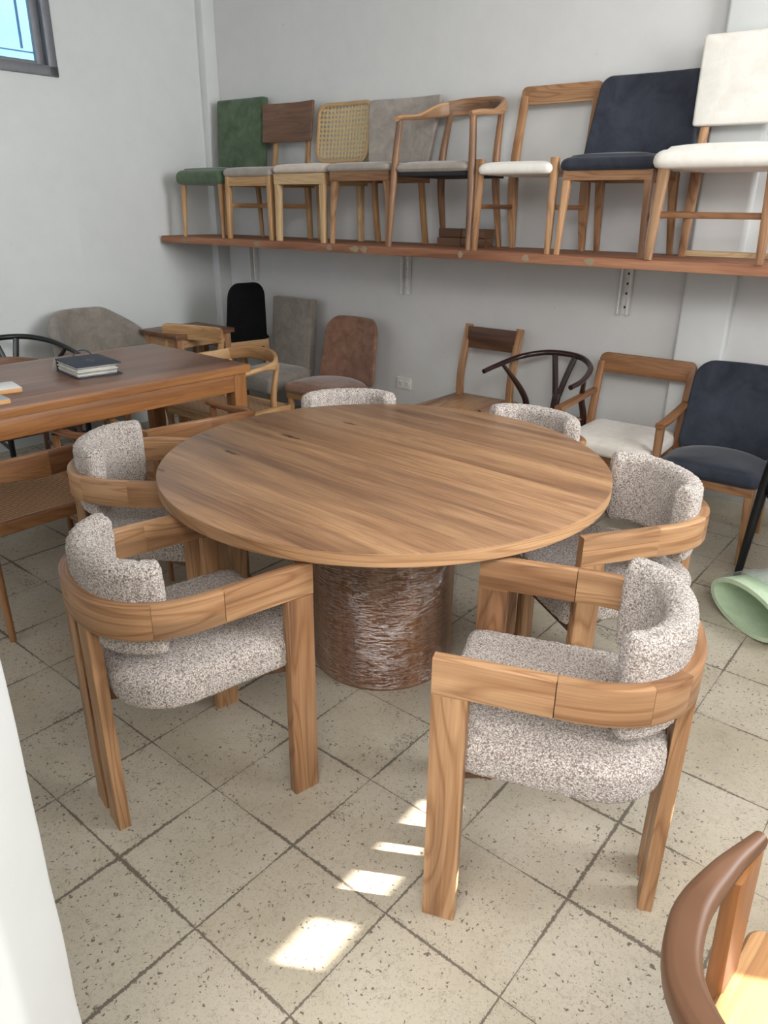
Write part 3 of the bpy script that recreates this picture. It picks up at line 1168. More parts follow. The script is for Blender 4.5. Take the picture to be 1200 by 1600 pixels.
def back_pad(r0, mat, outline, thick, y0, lean, curve, z0, r=0.015, name='backrest', wrap=0.0):
    """upholstered panel: outline in (x,z) from z0; lean backwards; curve>0 pulls sides forward"""
    m = MB()
    prof = [(0.5, 0), (0.85, 0)]
    for j in range(6):
        a = R(90 * j / 5)
        prof.append((-r * (1 - math.sin(a)) - .00001, r * (1 - math.cos(a))))
    for j in range(6):
        a = R(90 * j / 5)
        prof.append((-r * (1 - math.cos(a)) - .00001, thick - r + r * math.sin(a)))
    prof += [(0.85, thick + 0.004), (0.6, thick + 0.008), (0.3, thick + 0.010)]

    def f(q):
        z = q.y
        y = y0 + lean * z - curve * q.x * q.x - q.z
        return V((q.x, y, z + z0))
    m.rings(outline, prof, mapf=f)
    return m.build(name, mat, r0, smooth=60)


def apron(r0, mat, w, d, z, h=0.055, t=0.022, yc=0.0, name='seat_frame', tone=None):
    m = MB()
    y0, y1 = yc - d / 2, yc + d / 2
    tn = random.random() if tone is None else tone
    m.box((0, y0, z), (w, t, h), tone=tn)
    m.box((0, y1, z), (w * .94, t, h), tone=tn)
    for s_ in (-1, 1):
        m.sweep([(s_ * (w / 2 - t / 2), y0, z), (s_ * (w * .47 - t / 2), y1, z)], t, h, tone=tn)
    return m.build(name, mat, r0)


def weave_seat(r0, fmat, w, d, z, yc=0.0, rail=0.035):
    ap = apron(r0, fmat, w, d, z, h=0.042, t=0.032, yc=yc)
    m = MB()
    m.rings([(p[0], p[1] + yc) for p in rrect(w - .03, d - .02, 0.01, taper=.94)], [(0.9, z - .008), (1, z), (1, z + 0.016), (-0.006, z + .021), (0.7, z + .017), (0.4, z + .014), (0.2, z + .013)])
    m.build('woven_seat', M['cord'], r0)
    return ap


def shift_outline(o, dx=0, dz=0):
    return [(a + dx, b + dz) for a, b in o]


def back_outline(wb, wt, h, rt_, rb_=0.02, crown=0.0):
    o = rrect(1.0, h, 0.0001)
    o = rrect(wb, h, [rt_, rt_, rb_, rb_], k=7, taper=wt / wb)
    return [(x, z + h / 2 + crown * (1 - (2 * x / wt) ** 2) * max(0, z / h)) for x, z in o]


ROT_W = TB  # chairs standing with their backs to the back wall

# ---- chairs on the shelf
GS = 'sample chairs lined up on the wall shelf'


def on_shelf(name, a_, b_, label, rot=0.0, cat='chair'):
    return empty(name, bw(a_, b_, SH_T), ROT_W + R(rot), label, cat, GS)


# 1 green
r0 = on_shelf('dining_chair', -4.195, 0.29, 'dark green suede dining chair at the corner end of the shelf')
legs(r0, M['teak_pale'], .185, -.185, .17, .16, .34, fs=(.040, .024), splay=.012, rnd=True)
seat_pad(r0, M['green_velvet'], .46, .44, .325, .435, yc=-.01, r=.04, dome=.02, cr_=.04)
back_pad(r0, M['green_velvet'], back_outline(.43, .45, .52, .015), .065, .215, .08, .15, .345, r=.015)
# 2 curved wooden back
r0 = on_shelf('dining_chair', -3.735, 0.29, 'dining chair with a curved walnut back panel on the shelf beside the green chair', cat='chair')
legs(r0, M['teak_pale'], .185, -.195, .165, .165, .37, fs=(.036, .028), splay=.008, hb=.37)
seat_pad(r0, M['greige'], .44, .43, .368, .43, yc=-.005, r=.025)
apron(r0, M['teak_pale'], .40, .40, .34)
for s_ in (-1, 1):
    bar(r0, 'back_post', M['teak_pale'], (s_ * .15, .175, .33), (s_ * .145, .215, .66), .032, .022, up=(0, 1, 0))
m = MB()
pth = [(x, .215 - .30 * x * x * -1 - .03 - .0, .70) for x in []]
for zz in ():
    pass
m.rings(back_outline(.43, .45, .23, .01, .01), prof_slab(0, .018, .004), mapf=lambda q: V((q.x, .20 + .12 * q.y - .75 * q.x * q.x * -1 * -1 + .0 - q.z, q.y + .585)), ang=0)
m.build('back_panel', M['walnut'], r0)
for s_ in (-1, 1):
    bar(r0, 'side_stretcher', M['teak_pale'], (s_ * .19, -.195, .20), (s_ * .172, .17, .20), .018, .028)
bar(r0, 'cross_stretcher', M['teak_pale'], (-.18, .06, .20), (.18, .06, .20), .018, .026)
# 3 cane back
r0 = on_shelf('dining_chair', -3.295, 0.29, 'pale ash dining chair with a woven cane back on the shelf')
legs(r0, M['ash'], .18, -.195, .165, .165, .38, fs=(.040, .032), splay=.004)
seat_pad(r0, M['beige'], .43, .43, .382, .44, yc=-.005, r=.025)
apron(r0, M['ash'], .40, .41, .35, h=.06)
for s_ in (-1, 1):
    bar(r0, 'back_post', M['ash'], (s_ * .14, .178, .33), (s_ * .14, .200, .472), .03, .022, up=(0, 1, 0))


def cane_map(x, z, off=0.0):
    return V((x, .205 + .15 * (z - .46) - .6 * x * x - off, z))


fo = [(x, z + .465) for x, z in back_outline(.40, .42, .32, .055, .055)]
m = MB()
m.sweep([cane_map(x, z) for x, z in fo], .024, .024, up=(0, 1, 0), closed=True, r=.008)
bf = m.build('back_frame', M['ash'], r0)
m = MB()
nx, nz = 15, 12
for i in range(1, nx):
    x = -.20 + .40 * i / nx
    for dx in (-.0032, .0032):
        m.sweep([cane_map(x + dx, .475 + .30 * j / 6, .004) for j in range(7)], .0036, .0012, up=(0, 1, 0), r=.0001, k=1)
for j in range(1, nz):
    z = .47 + .31 * j / nz
    for dz in (-.0032, .0032):
        m.sweep([cane_map(-.2 + .4 * i / 10, z + dz, .0045) for i in range(11)], .0012, .0036, r=.0001, k=1)
m.build('cane_panel', M['cane'], r0)
# 4 greige upholstered
r0 = on_shelf('dining_chair', -2.84, 0.29, 'greige upholstered dining chair on curved teak legs, on the shelf beside the cane back')
for s_ in (-1, 1):
    m = MB()
    m.sweep(bez([(s_ * .205, -.20, 0), (s_ * .20, -.19, .22), (s_ * .188, -.185, .33), (s_ * .165, -.185, .385)], 5), lerp_list([.024, .03, .045, .06], 16), lerp_list([.024, .03, .038, .04], 16), up=(0, 1, 0), r=.006)
    m.build('front_leg', M['teak'], r0)
    m = MB()
    m.sweep(bez([(s_ * .18, .21, 0), (s_ * .175, .17, .25), (s_ * .17, .165, .40), (s_ * .17, .235, .62)], 5), .032, .03, up=(0, 1, 0), r=.006)
    m.build('rear_leg', M['teak_pale'], r0)
apron(r0, M['teak'], .42, .40, .36, h=.05, tone=.25)
seat_pad(r0, M['greige'], .46, .44, .384, .438, yc=-.01, r=.024)
back_pad(r0, M['greige'], back_outline(.44, .52, .35, .025), .04, .215, .20, .55, .44, r=.014)


# 5 rail-back armchair
def arm_rail_chair(r0, wood_, seat_mat, hw=.245, arm_z=.645, back_z=.72, yb=.24, yf=-.20, legw=.03, rail_h=.075, woven=False, seat_z=.42, arm_end=None, straight=False, back_len=None):
    """armchair whose arms and back are one continuous rail on four posts"""
    lf, lr = [], []
    for s_ in (-1, 1):
        m = MB()
        m.sweep(bez([(s_ * (hw + .02), yf - .03, 0), (s_ * (hw + .005), yf - .005, seat_z), (s_ * (hw - .012), yf + .012, arm_z - .015)], 5), lerp_list([legw * .75, legw, legw * .85], 11), lerp_list([legw * .75, legw, legw * .85], 11), up=(0, 1, 0), ellipse=12)
        m.build('front_leg', wood_, r0)
        m = MB()
        m.sweep(bez([(s_ * (hw - .05), yb - .02, 0), (s_ * (hw - .06), yb - .09, seat_z), (s_ * (hw - .075), yb - .035, back_z - .02)], 5), lerp_list([legw * .75, legw * 1.1, legw * .8], 11), lerp_list([legw * .75, legw * 1.1, legw * .8], 11), up=(0, 1, 0), ellipse=12)
        m.build('rear_leg', wood_, r0)
    pts = [(-hw + .012, yf - .015, arm_z - .008), (-hw, yf + .05, arm_z + .004), (-hw - .005, .0, arm_z + .02), (-hw * .86, yb * .62, back_z - .02), (-hw * .45, yb, back_z),
           (0, yb + .02, back_z + .004), (hw * .45, yb, back_z), (hw * .86, yb * .62, back_z - .02), (hw + .005, .0, arm_z + .02), (hw, yf + .05, arm_z + .004), (hw - .012, yf - .015, arm_z - .008)]
    p = bez(pts, 5)
    n = len(p)
    m = MB()
    hts = lerp_list([.026, .028, .028, rail_h * .8, rail_h, rail_h, rail_h, rail_h * .8, .028, .028, .026], n)
    wds = lerp_list([.026, .032, .034, .026, .022, .022, .022, .026, .034, .032, .026], n)
    q = n // 3
    m.sweep(p[:q + 1], wds[:q + 1], hts[:q + 1], r=.012, k=3, tone=.8)
    m.sweep(p[q:n - q], wds[q:n - q], hts[q:n - q], r=.01, k=3, tone=.35)
    m.sweep(p[n - q - 1:], wds[n - q - 1:], hts[n - q - 1:], r=.012, k=3, tone=.8)
    m.build('arm_rail', wood_, r0)
    if woven:
        weave_seat(r0, wood_, 2 * hw - .01, .44, seat_z, yc=-.01)
    else:
        m = MB()
        m.rings(rrect(2 * hw - .02, .43, .03, taper=.9), prof_slab(seat_z - .032, seat_z - .012, .004))
        m.build('seat_base', M['under_black'], r0)
        seat_pad(r0, seat_mat, 2 * hw - .01, .45, seat_z - .012, seat_z + .048, r=.03, dome=.015, taper=.88)
    return r0


r0 = on_shelf('armchair', -2.345, 0.30, 'teak armchair with a rounded rail arm and grey seat on the shelf')
arm_rail_chair(r0, M['teak'], M['greige'], hw=.235, arm_z=.635, back_z=.715, seat_z=.385, legw=.040, rail_h=.085)
# 6 open back with wooden top rail, white seat
r0 = on_shelf('dining_chair', -1.865, 0.29, 'teak dining chair with an open back and white seat on the shelf')
seat_pad(r0, M['white_fabric'], .40, .46, .355, .42, yc=-.01, r=.028, dome=.014)
for s_ in (-1, 1):
    m = MB()
    m.sweep([(s_ * .205, -.21, 0), (s_ * .20, -.20, .425)], [.028, .040], [.028, .036], up=(0, 1, 0), r=.008)
    m.build('front_leg', M['teak'], r0)
    m = MB()
    m.sweep(bez([(s_ * .205, .20, 0), (s_ * .205, .17, .22), (s_ * .205, .165, .42), (s_ * .20, .22, .74)], 6), lerp_list([.03, .05, .046, .042], 19), lerp_list([.028, .038, .036, .026], 19), up=(0, 1, 0), r=.008)
    m.build('rear_leg', M['teak'], r0)
    bar(r0, 'side_stretcher', M['teak_red'], (s_ * .203, -.205, .21), (s_ * .205, .175, .21), .018, .022, r=.006)
m = MB()
m.rings([(x, z + .70) for x, z in back_outline(.44, .44, .085, .03, .012)], prof_slab(0, .024, .004), mapf=lambda q: V((q.x, .235 - .5 * q.x * q.x * 0 + .0 - q.z, q.y)))
m.build('top_rail', M['teak'], r0)
bar(r0, 'rear_rail', M['teak'], (-.2, .165, .38), (.2, .165, .38), .02, .04)
# 7 navy
r0 = on_shelf('dining_chair', -1.405, 0.29, 'navy blue upholstered dining chair with teak legs on the shelf')


def navy_chair(r0, fab, wd, hb=.36, wt=.52, wb=.56, z0=.45, w=.48, seat_z=.38, rt_=.06, lean=.22, curve=.9):
    for s_ in (-1, 1):
        m = MB()
        m.sweep([(s_ * .205, -.215, 0), (s_ * .19, -.195, seat_z)], [.024, .04], [.024, .036], up=(0, 1, 0), r=.006)
        m.build('front_leg', wd, r0)
        m = MB()
        m.sweep([(s_ * .19, .24, 0), (s_ * .18, .16, seat_z)], [.026, .044], [.026, .04], up=(0, 1, 0), r=.006)
        m.build('rear_leg', wd, r0)
    apron(r0, wd, w - .06, .41, seat_z - .024, h=.042, tone=.3)
    m = MB()
    m.rings(u_outline(w, -.235, .20, .05), prof_cush(seat_z - .004, seat_z + .075, .035, .022))
    m.build('seat', fab, r0, smooth=60)
    back_pad(r0, fab, back_outline(wb, wt, hb, rt_, .03, crown=.01), .035, .20, lean, curve, z0 - .02, r=.015)
    return r0


navy_chair(r0, M['navy'], M['teak'], w=.47, wb=.53, wt=.48, seat_z=.37, hb=.37, z0=.45, rt_=.05)
# 8 white
r0 = on_shelf('dining_chair', -0.925, 0.325, 'white upholstered dining chair with a separate back pad at the right end of the shelf')
legs(r0, M['teak'], .215, -.205, .19, .17, .37, fs=(.044, .030), splay=.014)
seat_pad(r0, M['white_fabric'], .53, .48, .365, .47, yc=-.01, r=.04, dome=.03, cr_=.04)
for s_ in (-1, 1):
    bar(r0, 'back_post', M['teak'], (s_ * .19, .17, .36), (s_ * .19, .20, .62), .036, .024, up=(0, 1, 0))
    bar(r0, 'side_stretcher', M['teak'], (s_ * .22, -.20, .185), (s_ * .195, .18, .185), .02, .03)
bar(r0, 'cross_stretcher', M['teak_red'], (-.215, -.20, .185), (.215, -.20, .185), .02, .026)
back_pad(r0, M['white_fabric'], back_outline(.48, .50, .36, .015, .012), .055, .215, .07, .15, .555, r=.014)

# blocks and plank on the shelf
GBk = 'wood sample blocks stacked on the shelf'
blk = None
for i, (a_, z_, rr_, lb) in enumerate(((-2.41, 0, 4, 'brown wood block on the shelf, lower left of the stack behind the rail-back armchair'), (-2.40, .048, -3, 'brown wood block on the shelf, upper left of the stack behind the rail-back armchair'),
                                        (-2.25, 0, 2, 'brown wood block on the shelf, lower right of the stack behind the rail-back armchair'), (-2.245, .048, -5, 'brown wood block on the shelf, upper right of the stack behind the rail-back armchair'))):
    if blk is None:
        m = MB()
        m.box((0, 0, .023), (.15, .10, .046), tone=.2)
        blk = m.build('wood_block', M['walnut'])
        o = blk
    else:
        o = blk.copy()
        COL.objects.link(o)
    o.location = bw(a_, .17, SH_T + z_)
    o.rotation_euler = (0, 0, TB + R(rr_))
    tag(o, lb, 'block', GBk)
m = MB()
m.box((0, 0, .0125), (.42, .05, .025), tone=.9)
o = m.build('wood_plank', M['ash'])
o.location = bw(-.92, .075, SH_T)
o.rotation_euler = (0, 0, TB)
tag(o, 'narrow pale wooden plank lying on the shelf behind the white chair', 'plank')

# ------------------------------------------------------------------ chairs on the floor along the back wall
GF = 'chairs standing along the back wall'


def on_floor(name, a_, b_, label, rot=0.0):
    return empty(name, bw(a_, b_, 0), ROT_W + R(rot), label, 'chair', GF)


# beige parsons
r0 = on_floor('dining_chair', -3.73, 0.36, 'tall greige upholstered dining chair with a straight back beside the brown suede chair')
legs(r0, M['teak_red'], .18, -.19, .165, .17, .34, fs=(.040, .030))
seat_pad(r0, M['greige_dark'], .44, .46, .33, .46, yc=-.02, r=.035, dome=.02)
back_pad(r0, M['greige_dark'], back_outline(.37, .37, .56, .012), .07, .235, .09, 0.1, .345, r=.014)
# brown suede
r0 = on_floor('dining_chair', -3.17, 0.36, 'brown suede shell dining chair on a teak frame left of the power outlet')
navy_chair(r0, M['brown_suede'], M['teak_pale'], w=.50, wb=.47, wt=.43, hb=.42, z0=.42, seat_z=.375, rt_=.10, lean=.16, curve=1.0)
# wooden slat chair
r0 = on_floor('dining_chair', -2.15, 0.34, 'all-wood dining chair with an open square back right of the power outlet')
legs(r0, M['teak'], .20, -.20, .18, .17, .42, fs=(.036, .032))
m = MB()
m.rings(rrect(.47, .46, .02, taper=.90), prof_slab(.42, .442, .005), ang=R(90))
m.build('seat', M['teak'], r0)
for s_ in (-1, 1):
    m = MB()
    m.sweep(bez([(s_ * .17, .18, .42), (s_ * .17, .19, .60), (s_ * .17, .26, .855)], 5), .042, .028, up=(0, 1, 0), r=.004, tone=.6)
    m.build('back_post', M['teak'], r0)
m = MB()
m.box((0, .232, .785), (.31, .022, .125), tone=.05)
m.build('top_rail', M['walnut'], r0)
apron(r0, M['teak'], .40, .38, .395, h=.05)


# wishbone
def wishbone(r0, wd, seat_mat, hw=.27):
    bow = bez([(-hw, -.12, .672), (-hw * .99, .0, .69), (-hw * .82, .15, .725), (-hw * .45, .24, .75), (0, .268, .756), (hw * .45, .24, .75), (hw * .82, .15, .725), (hw * .99, .0, .69), (hw, -.12, .672)], 7)
    m = MB()
    n = len(bow)
    d = [.026 + .006 * math.sin(math.pi * i / (n - 1)) for i in range(n)]
    m.sweep(bow, d, d, ellipse=14)
    for s_ in (0, n - 1):
        pass
    m.build('bow_rail', wd, r0)
    for s_ in (-1, 1):
        m = MB()
        m.sweep(bez([(s_ * .20, .22, 0), (s_ * .185, .20, .25), (s_ * .185, .20, .44), (s_ * .20, .13, .56), (s_ * (hw - .012), .035, .692)], 6), lerp_list([.024, .034, .036, .034, .020], 25), lerp_list([.024, .036, .040, .034, .018], 25), up=(0, 1, 0), ellipse=12)
        m.build('rear_leg', wd, r0)
        m = MB()
        pth = [(s_ * .225, -.20, 0), (s_ * .225, -.20, .40), (s_ * .225, -.20, .455), (s_ * .225, -.20, .468), (s_ * .225, -.20, .476)]
        m.sweep(pth, [.024, .036, .034, .026, .008], ellipse=14, up=(0, 1, 0))
        m.build('front_leg', wd, r0)
        bar(r0, 'side_stretcher', wd, (s_ * .225, -.20, .21), (s_ * .188, .20, .21), .018, .026, ellipse=10)
    m = MB()
    m.sweep(bez([(0, .195, .42), (0, .205, .50), (0, .215, .545)], 4), lerp_list([.055, .05, .055], 9), .012, up=(0, 1, 0), r=.004)
    for s_ in (-1, 1):
        m.sweep(bez([(s_ * .012, .213, .535), (s_ * .030, .228, .62), (s_ * .062, .255, .745)], 4), .034, .012, up=(0, 1, 0), r=.004)
    m.build('wishbone_splat', wd, r0)
    bar(r0, 'seat_rail', wd, (-.225, -.20, .415), (.225, -.20, .415), .03, .032, ellipse=10)
    bar(r0, 'seat_rail', wd, (-.185, .20, .42), (.185, .20, .42), .028, .03, ellipse=10)
    for s_ in (-1, 1):
        bar(r0, 'seat_rail', wd, (s_ * .225, -.20, .415), (s_ * .185, .20, .42), .028, .03, ellipse=10)
    m = MB()
    m.rings(rrect(.44, .40, .015, taper=.84), [(.9, .41), (1, .418), (1, .434), (.97, .440), (.6, .432), (.2, .428)])
    m.build('woven_seat', seat_mat, r0)
    return r0


r0 = empty('wishbone_chair', bw(-1.71, .37), ROT_W - R(7), 'dark brown wishbone chair between the all-wood chair and the white-seat armchair', 'chair', GF)
wishbone(r0, M['dark_stain'], M['cord'])

# white seat armchair
r0 = on_floor('armchair', -1.225, 0.36, 'teak armchair with an open back and off-white seat between the wishbone and navy chairs')
for s_ in (-1, 1):
    m = MB()
    m.sweep([(s_ * .255, -.215, 0), (s_ * .25, -.21, .565)], [.028, .036], [.028, .036], up=(0, 1, 0), r=.006)
    m.build('front_leg', M['teak'], r0)
    m = MB()
    m.sweep(bez([(s_ * .235, .22, 0), (s_ * .235, .17, .30), (s_ * .235, .17, .45), (s_ * .235, .235, .75)], 6), lerp_list([.03, .04, .04, .036], 19), lerp_list([.028, .034, .034, .026], 19), up=(0, 1, 0), r=.007, tone=.45)
    m.build('rear_leg', M['teak_red'], r0)
    m = MB()
    m.sweep(bez([(s_ * .252, -.24, .577), (s_ * .252, -.1, .580), (s_ * .24, .19, .60)], 5), lerp_list([.040, .044, .034], 11), .024, r=.006, tone=.3)
    m.build('armrest', M['teak_red'], r0)
m = MB()
m.rings([(x, z + .695) for x, z in back_outline(.50, .50, .10, .035, .012)], prof_slab(0, .026, .005), mapf=lambda q: V((q.x, .25 + .15 * (q.y - .7) - q.z, q.y)))
m.build('top_rail', M['teak_red'], r0)
apron(r0, M['teak_red'], .47, .42, .355, h=.06)
seat_pad(r0, M['offwhite_fabric'], .47, .46, .375, .47, yc=-.015, r=.03, dome=.025, taper=.95)

# navy on the floor
r0 = on_floor('dining_chair', -.735, 0.38, 'navy blue upholstered dining chair on the floor beside the column')
navy_chair(r0, M['navy'], M['teak'], w=.465, wb=.48, wt=.46, hb=.42, z0=.42, seat_z=.37, rt_=.08, lean=.20, curve=.7)

# black wishbone at the right edge
r0 = empty('armchair', (1.878, 2.744, 0), R(200 + 90), 'black wooden armchair partly out of frame at the right edge beside the foam roll', 'chair')
arm_rail_chair(r0, M['black_stain'], M['black_fabric'], hw=.25, arm_z=.69, back_z=.74, legw=.042)

# ------------------------------------------------------------------ long table and its chairs
LT = R(49.4)
lt_d = V((math.cos(LT), math.sin(LT), 0))
lt_n = V((-lt_d.y, lt_d.x, 0))
fr_c = V((-.683, 3.704, 0))
LEN, WID = 1.75, .865
cen = fr_c - lt_d * LEN / 2 + lt_n * WID / 2
r0 = empty('rectangular_dining_table', cen, LT, 'long rectangular wooden dining table left of the round table with a swatch binder on it', 'table')
m = MB()
m.rings(rrect(LEN, WID, .004), prof_slab(.722, .76, .004))
m.build('tabletop', M['long_top'], r0)
m = MB()
for s_ in (-1, 1):
    m.box((0, s_ * (WID / 2 - .0), .741), (LEN, .003, .037), r=0.0005, tone=.5)
    m.box((s_ * (LEN / 2), 0, .741), (.003, WID, .037), r=0.0005, grain='y', tone=.5)
m.build('top_edge', M['orange_teak'], r0)
m = MB()
for s_ in (-1, 1):
    m.box((0, s_ * (WID / 2 - .03), .676), (LEN - .16, .024, .09), tone=.6)
    m.box((s_ * (LEN / 2 - .05), 0, .676), (.024, WID - .1, .09), grain='y', tone=.5)
m.build('apron', M['orange_teak'], r0)
for sx_ in (-1, 1):
    for sy_ in (-1, 1):
        m = MB()
        m.box((sx_ * (LEN / 2 - .055), sy_ * (WID / 2 - .052), .361), (.075, .075, .722), grain='z', r=.004)
        m.build('leg', M['orange_teak'], r0)

# binder with swatches
r0 = empty('swatch_binder', V((-1.405, 3.475, .76)), R(-47), 'dark blue binder stuffed with fabric swatches on the long table', 'binder')
m = MB()
m.rings(rrect(.27, .21, .006), prof_slab(.050, .055, .001))
m.build('cover', M['binder_blue'], r0)
m = MB()
m.rings(rrect(.27, .21, .006), prof_slab(.0, .004, .001))
m.build('back_cover', M['binder_blue'], r0)
m = MB()
m.box((-.134, 0.0, .0275), (.004, .20, .055), r=.001)
m.build('spine', M['binder_blue'], r0)
random.seed(3)
for i in range(8):
    m = MB()
    w_, d_ = .24 + random.uniform(-.012, .012), .185 + random.uniform(-.008, .008)
    m.rings([(x + .004 + random.uniform(-.001, .001), y - .008) for x, y in rrect(w_, d_, .004)], prof_slab(.0045 + i * .0056, .0045 + i * .0056 + .0048, .0015))
    m.build('swatch', M['swatch'] if i % 3 else M['swatch_grey'], r0)
m = MB()
m.sweep([V((-.137 - .004 * math.sin(t_), .045 * math.cos(t_) + .03, .045 + .034 * math.sin(t_))) for t_ in [math.pi * i / 12 for i in range(13)]], .006, ellipse=8)
m.build('carry_strap', M['binder_blue'], r0)
m = MB()
for i in range(9):
    x_, z_ = -.125 + .006 * math.sin(i * 1.7), .048 - i * .0048
    m.sweep([V((x_ + .007 * math.cos(t_), -.108 - .003 * math.sin(t_ * 2) - .0015 * i, z_ + .007 * math.sin(t_))) for t_ in [2 * math.pi * q / 12 for q in range(12)]], .0022, ellipse=6, closed=True, up=(0, 1, 0))
m.build('ball_chain', M['chain'], r0)
m = MB()
m.sweep([V((.028 * math.cos(t_) + .01, .016 * math.sin(t_) + .01, .0556)) for t_ in [2 * math.pi * q / 24 for q in range(24)]], .003, .0008, closed=True)
m.sweep([(-.03, .01, .0556), (.05, .01, .0556)], .003, .0008)
m.build('cover_emblem', M['binder_mark'], r0)

for nm, pos, rot_, mt, lb in (('laminate_sample', (-1.665, 3.05), 40, 'laminate_white', 'white laminate sample board on the long table, behind the grey one'),
                              ('laminate_sample', (-1.62, 2.84), 46, 'laminate_grey', 'grey laminate sample board on the long table nearest the table edge')):
    r0 = empty(nm, (pos[0], pos[1], .76), R(rot_), lb, 'sample', 'laminate samples on the long table')
    m = MB()
    m.box((0, 0, .0085), (.22, .15, .017), r=.001)
    m.build('board', M['ply_edge'], r0)
    m = MB()
    m.box((0, 0, .018), (.22, .15, .0015), r=.0003)
    m.build('laminate_face', M[mt], r0)


def bent_arm_chair(r0, wd, hw=.27, woven=True, back_z=.70, arm_z=.66, seat_z=.42):
    """armchair with a wide flat back rail bent towards tapering arms"""
    for s_ in (-1, 1):
        m = MB()
        m.sweep([(s_ * (hw - .01), -.20, 0), (s_ * (hw - .03), -.165, arm_z - .012)], [.024, .032], [.024, .032], up=(0, 1, 0), ellipse=12)
        m.build('front_leg', wd, r0)
        m = MB()
        m.sweep(bez([(s_ * (hw - .03), .26, 0), (s_ * (hw - .05), .19, seat_z), (s_ * (hw - .06), .215, back_z - .02)], 5), lerp_list([.024, .036, .03], 11), lerp_list([.024, .036, .03], 11), up=(0, 1, 0), ellipse=12)
        m.build('rear_leg', wd, r0)
        m = MB()
        p = bez([(s_ * (hw - .025), -.22, arm_z), (s_ * (hw - .015), -.05, arm_z + .004), (s_ * (hw + .0), .10, arm_z + .018), (s_ * (hw - .03), .20, back_z - .006)], 5)
        m.sweep(p, lerp_list([.030, .040, .038, .026], len(p)), lerp_list([.022, .024, .032, .055], len(p)), r=.009, k=3, tone=.35 + .1 * s_)
        m.build('armrest', wd, r0)
    m = MB()
    p = bez([(-(hw - .025), .19, back_z - .006), (-hw * .5, .245, back_z), (0, .262, back_z), (hw * .5, .245, back_z), (hw - .025, .19, back_z - .006)], 5)
    k = len(p) // 2
    hh = lerp_list([.06, .085, .095, .085, .06], len(p))
    m.sweep(p[:k + 1], .022, hh[:k + 1], r=.008, k=3, tone=.25)
    m.sweep(p[k:], .022, hh[k:], r=.008, k=3, tone=.9)
    m.build('back_rail', wd, r0)
    if woven:
        weave_seat(r0, wd, 2 * hw - .04, .43, seat_z, yc=0)
    for s_ in (-1, 1):
        bar(r0, 'side_stretcher', wd, (s_ * (hw - .012), -.19, .22), (s_ * (hw - .04), .22, .22), .018, .024, ellipse=10)
    return r0


GT = 'armchairs drawn up to the long table'
c1 = empty('cord_seat_armchair', (-.90, 3.17, 0), R(131 + 90), 'teak armchair with a woven cord seat at the long table, behind the left boucle armchair', 'chair', GT)
bent_arm_chair(c1, M['teak_red'], back_z=.635, arm_z=.615)
dup(c1, (-1.41, 2.68, 0), R(140 + 90), 'teak armchair with a woven cord seat cut off by the left edge of the photo', GT)
c3 = empty('cord_seat_armchair', (-.88, 4.13, 0), R(232 + 90), 'round-backed teak armchair with a woven seat at the end of the long table', 'chair', GT)
arm_rail_chair(c3, M['teak_pale'], None, hw=.27, arm_z=.665, back_z=.70, yb=.22, yf=-.21, woven=True, rail_h=.075, seat_z=.42, legw=.036)
c4 = empty('cord_seat_armchair', (-1.95, 3.78, 0), R(-42 + 90), 'brown wooden armchair behind the long table, only its top rail showing at the left edge', 'chair', GT)
bent_arm_chair(c4, M['walnut'], woven=True, back_z=.675, arm_z=.65)

# black wishbone by the left wall
r0 = empty('wishbone_chair', (-2.08, 4.25, 0), R(-44 + 90), 'black wishbone chair behind the long table at the left edge', 'chair')
wishbone(r0, M['black_stain'], M['cord'])

# tub chair
r0 = empty('tub_chair', (-1.80, 4.755, 0), R(-38 + 90), 'grey upholstered tub chair against the left wall behind the long table', 'chair')
m = MB()
nA, nZ = 40, 10
out_, inn = [], []
for i in range(nA + 1):
    f = i / nA
    a = R(90 - 112 + 224 * f)
    side = abs(f - .5) * 2
    h = .87 - .22 * max(0, (side - .28) / .72) ** 1.0 - .05 * max(0, (side - .7) / .3)
    if side < .28:
        h = .87
    for j in range(nZ + 1):
        g = j / nZ
        z = .36 + (h - .36) * g
        fl = 1 + .16 * g
        out_.append(V((.285 * fl * math.cos(a), .27 * fl * math.sin(a) - .01, z)))
        inn.append(V(((.285 * fl - .055) * math.cos(a), (.27 * fl - .055) * math.sin(a) - .01, z)))
# single closed shell
W_ = nZ + 1
m.v = out_ + inn
O = len(out_)
for i in range(nA):
    for j in range(nZ):
        m.face((i * W_ + j, (i + 1) * W_ + j, (i + 1) * W_ + j + 1, i * W_ + j + 1), [(0, 0)] * 4, .5)
        m.face((O + i * W_ + j, O + i * W_ + j + 1, O + (i + 1) * W_ + j + 1, O + (i + 1) * W_ + j), [(0, 0)] * 4, .5)
    for j in (0, nZ):
        m.face((i * W_ + j, (i + 1) * W_ + j, O + (i + 1) * W_ + j, O + i * W_ + j), [(0, 0)] * 4, .5)
for i in (0, nA):
    for j in range(nZ):
        m.face((i * W_ + j, i * W_ + j + 1, O + i * W_ + j + 1, O + i * W_ + j), [(0, 0)] * 4, .5)
o = m.build('shell', M['greige_dark'], r0, smooth=180)
bv = o.modifiers.new('subdivision', 'SUBSURF')
bv.levels = bv.render_levels = 1
m = MB()
m.rings(u_outline(.47, -.27, .20, .05), prof_cush(.36, .47, .035, .02))
m.build('seat', M['greige_dark'], r0, smooth=60)
legs(r0, M['teak_pale'], .18, -.18, .18, .16, .37, fs=(.036, .022), splay=.03, rnd=True)

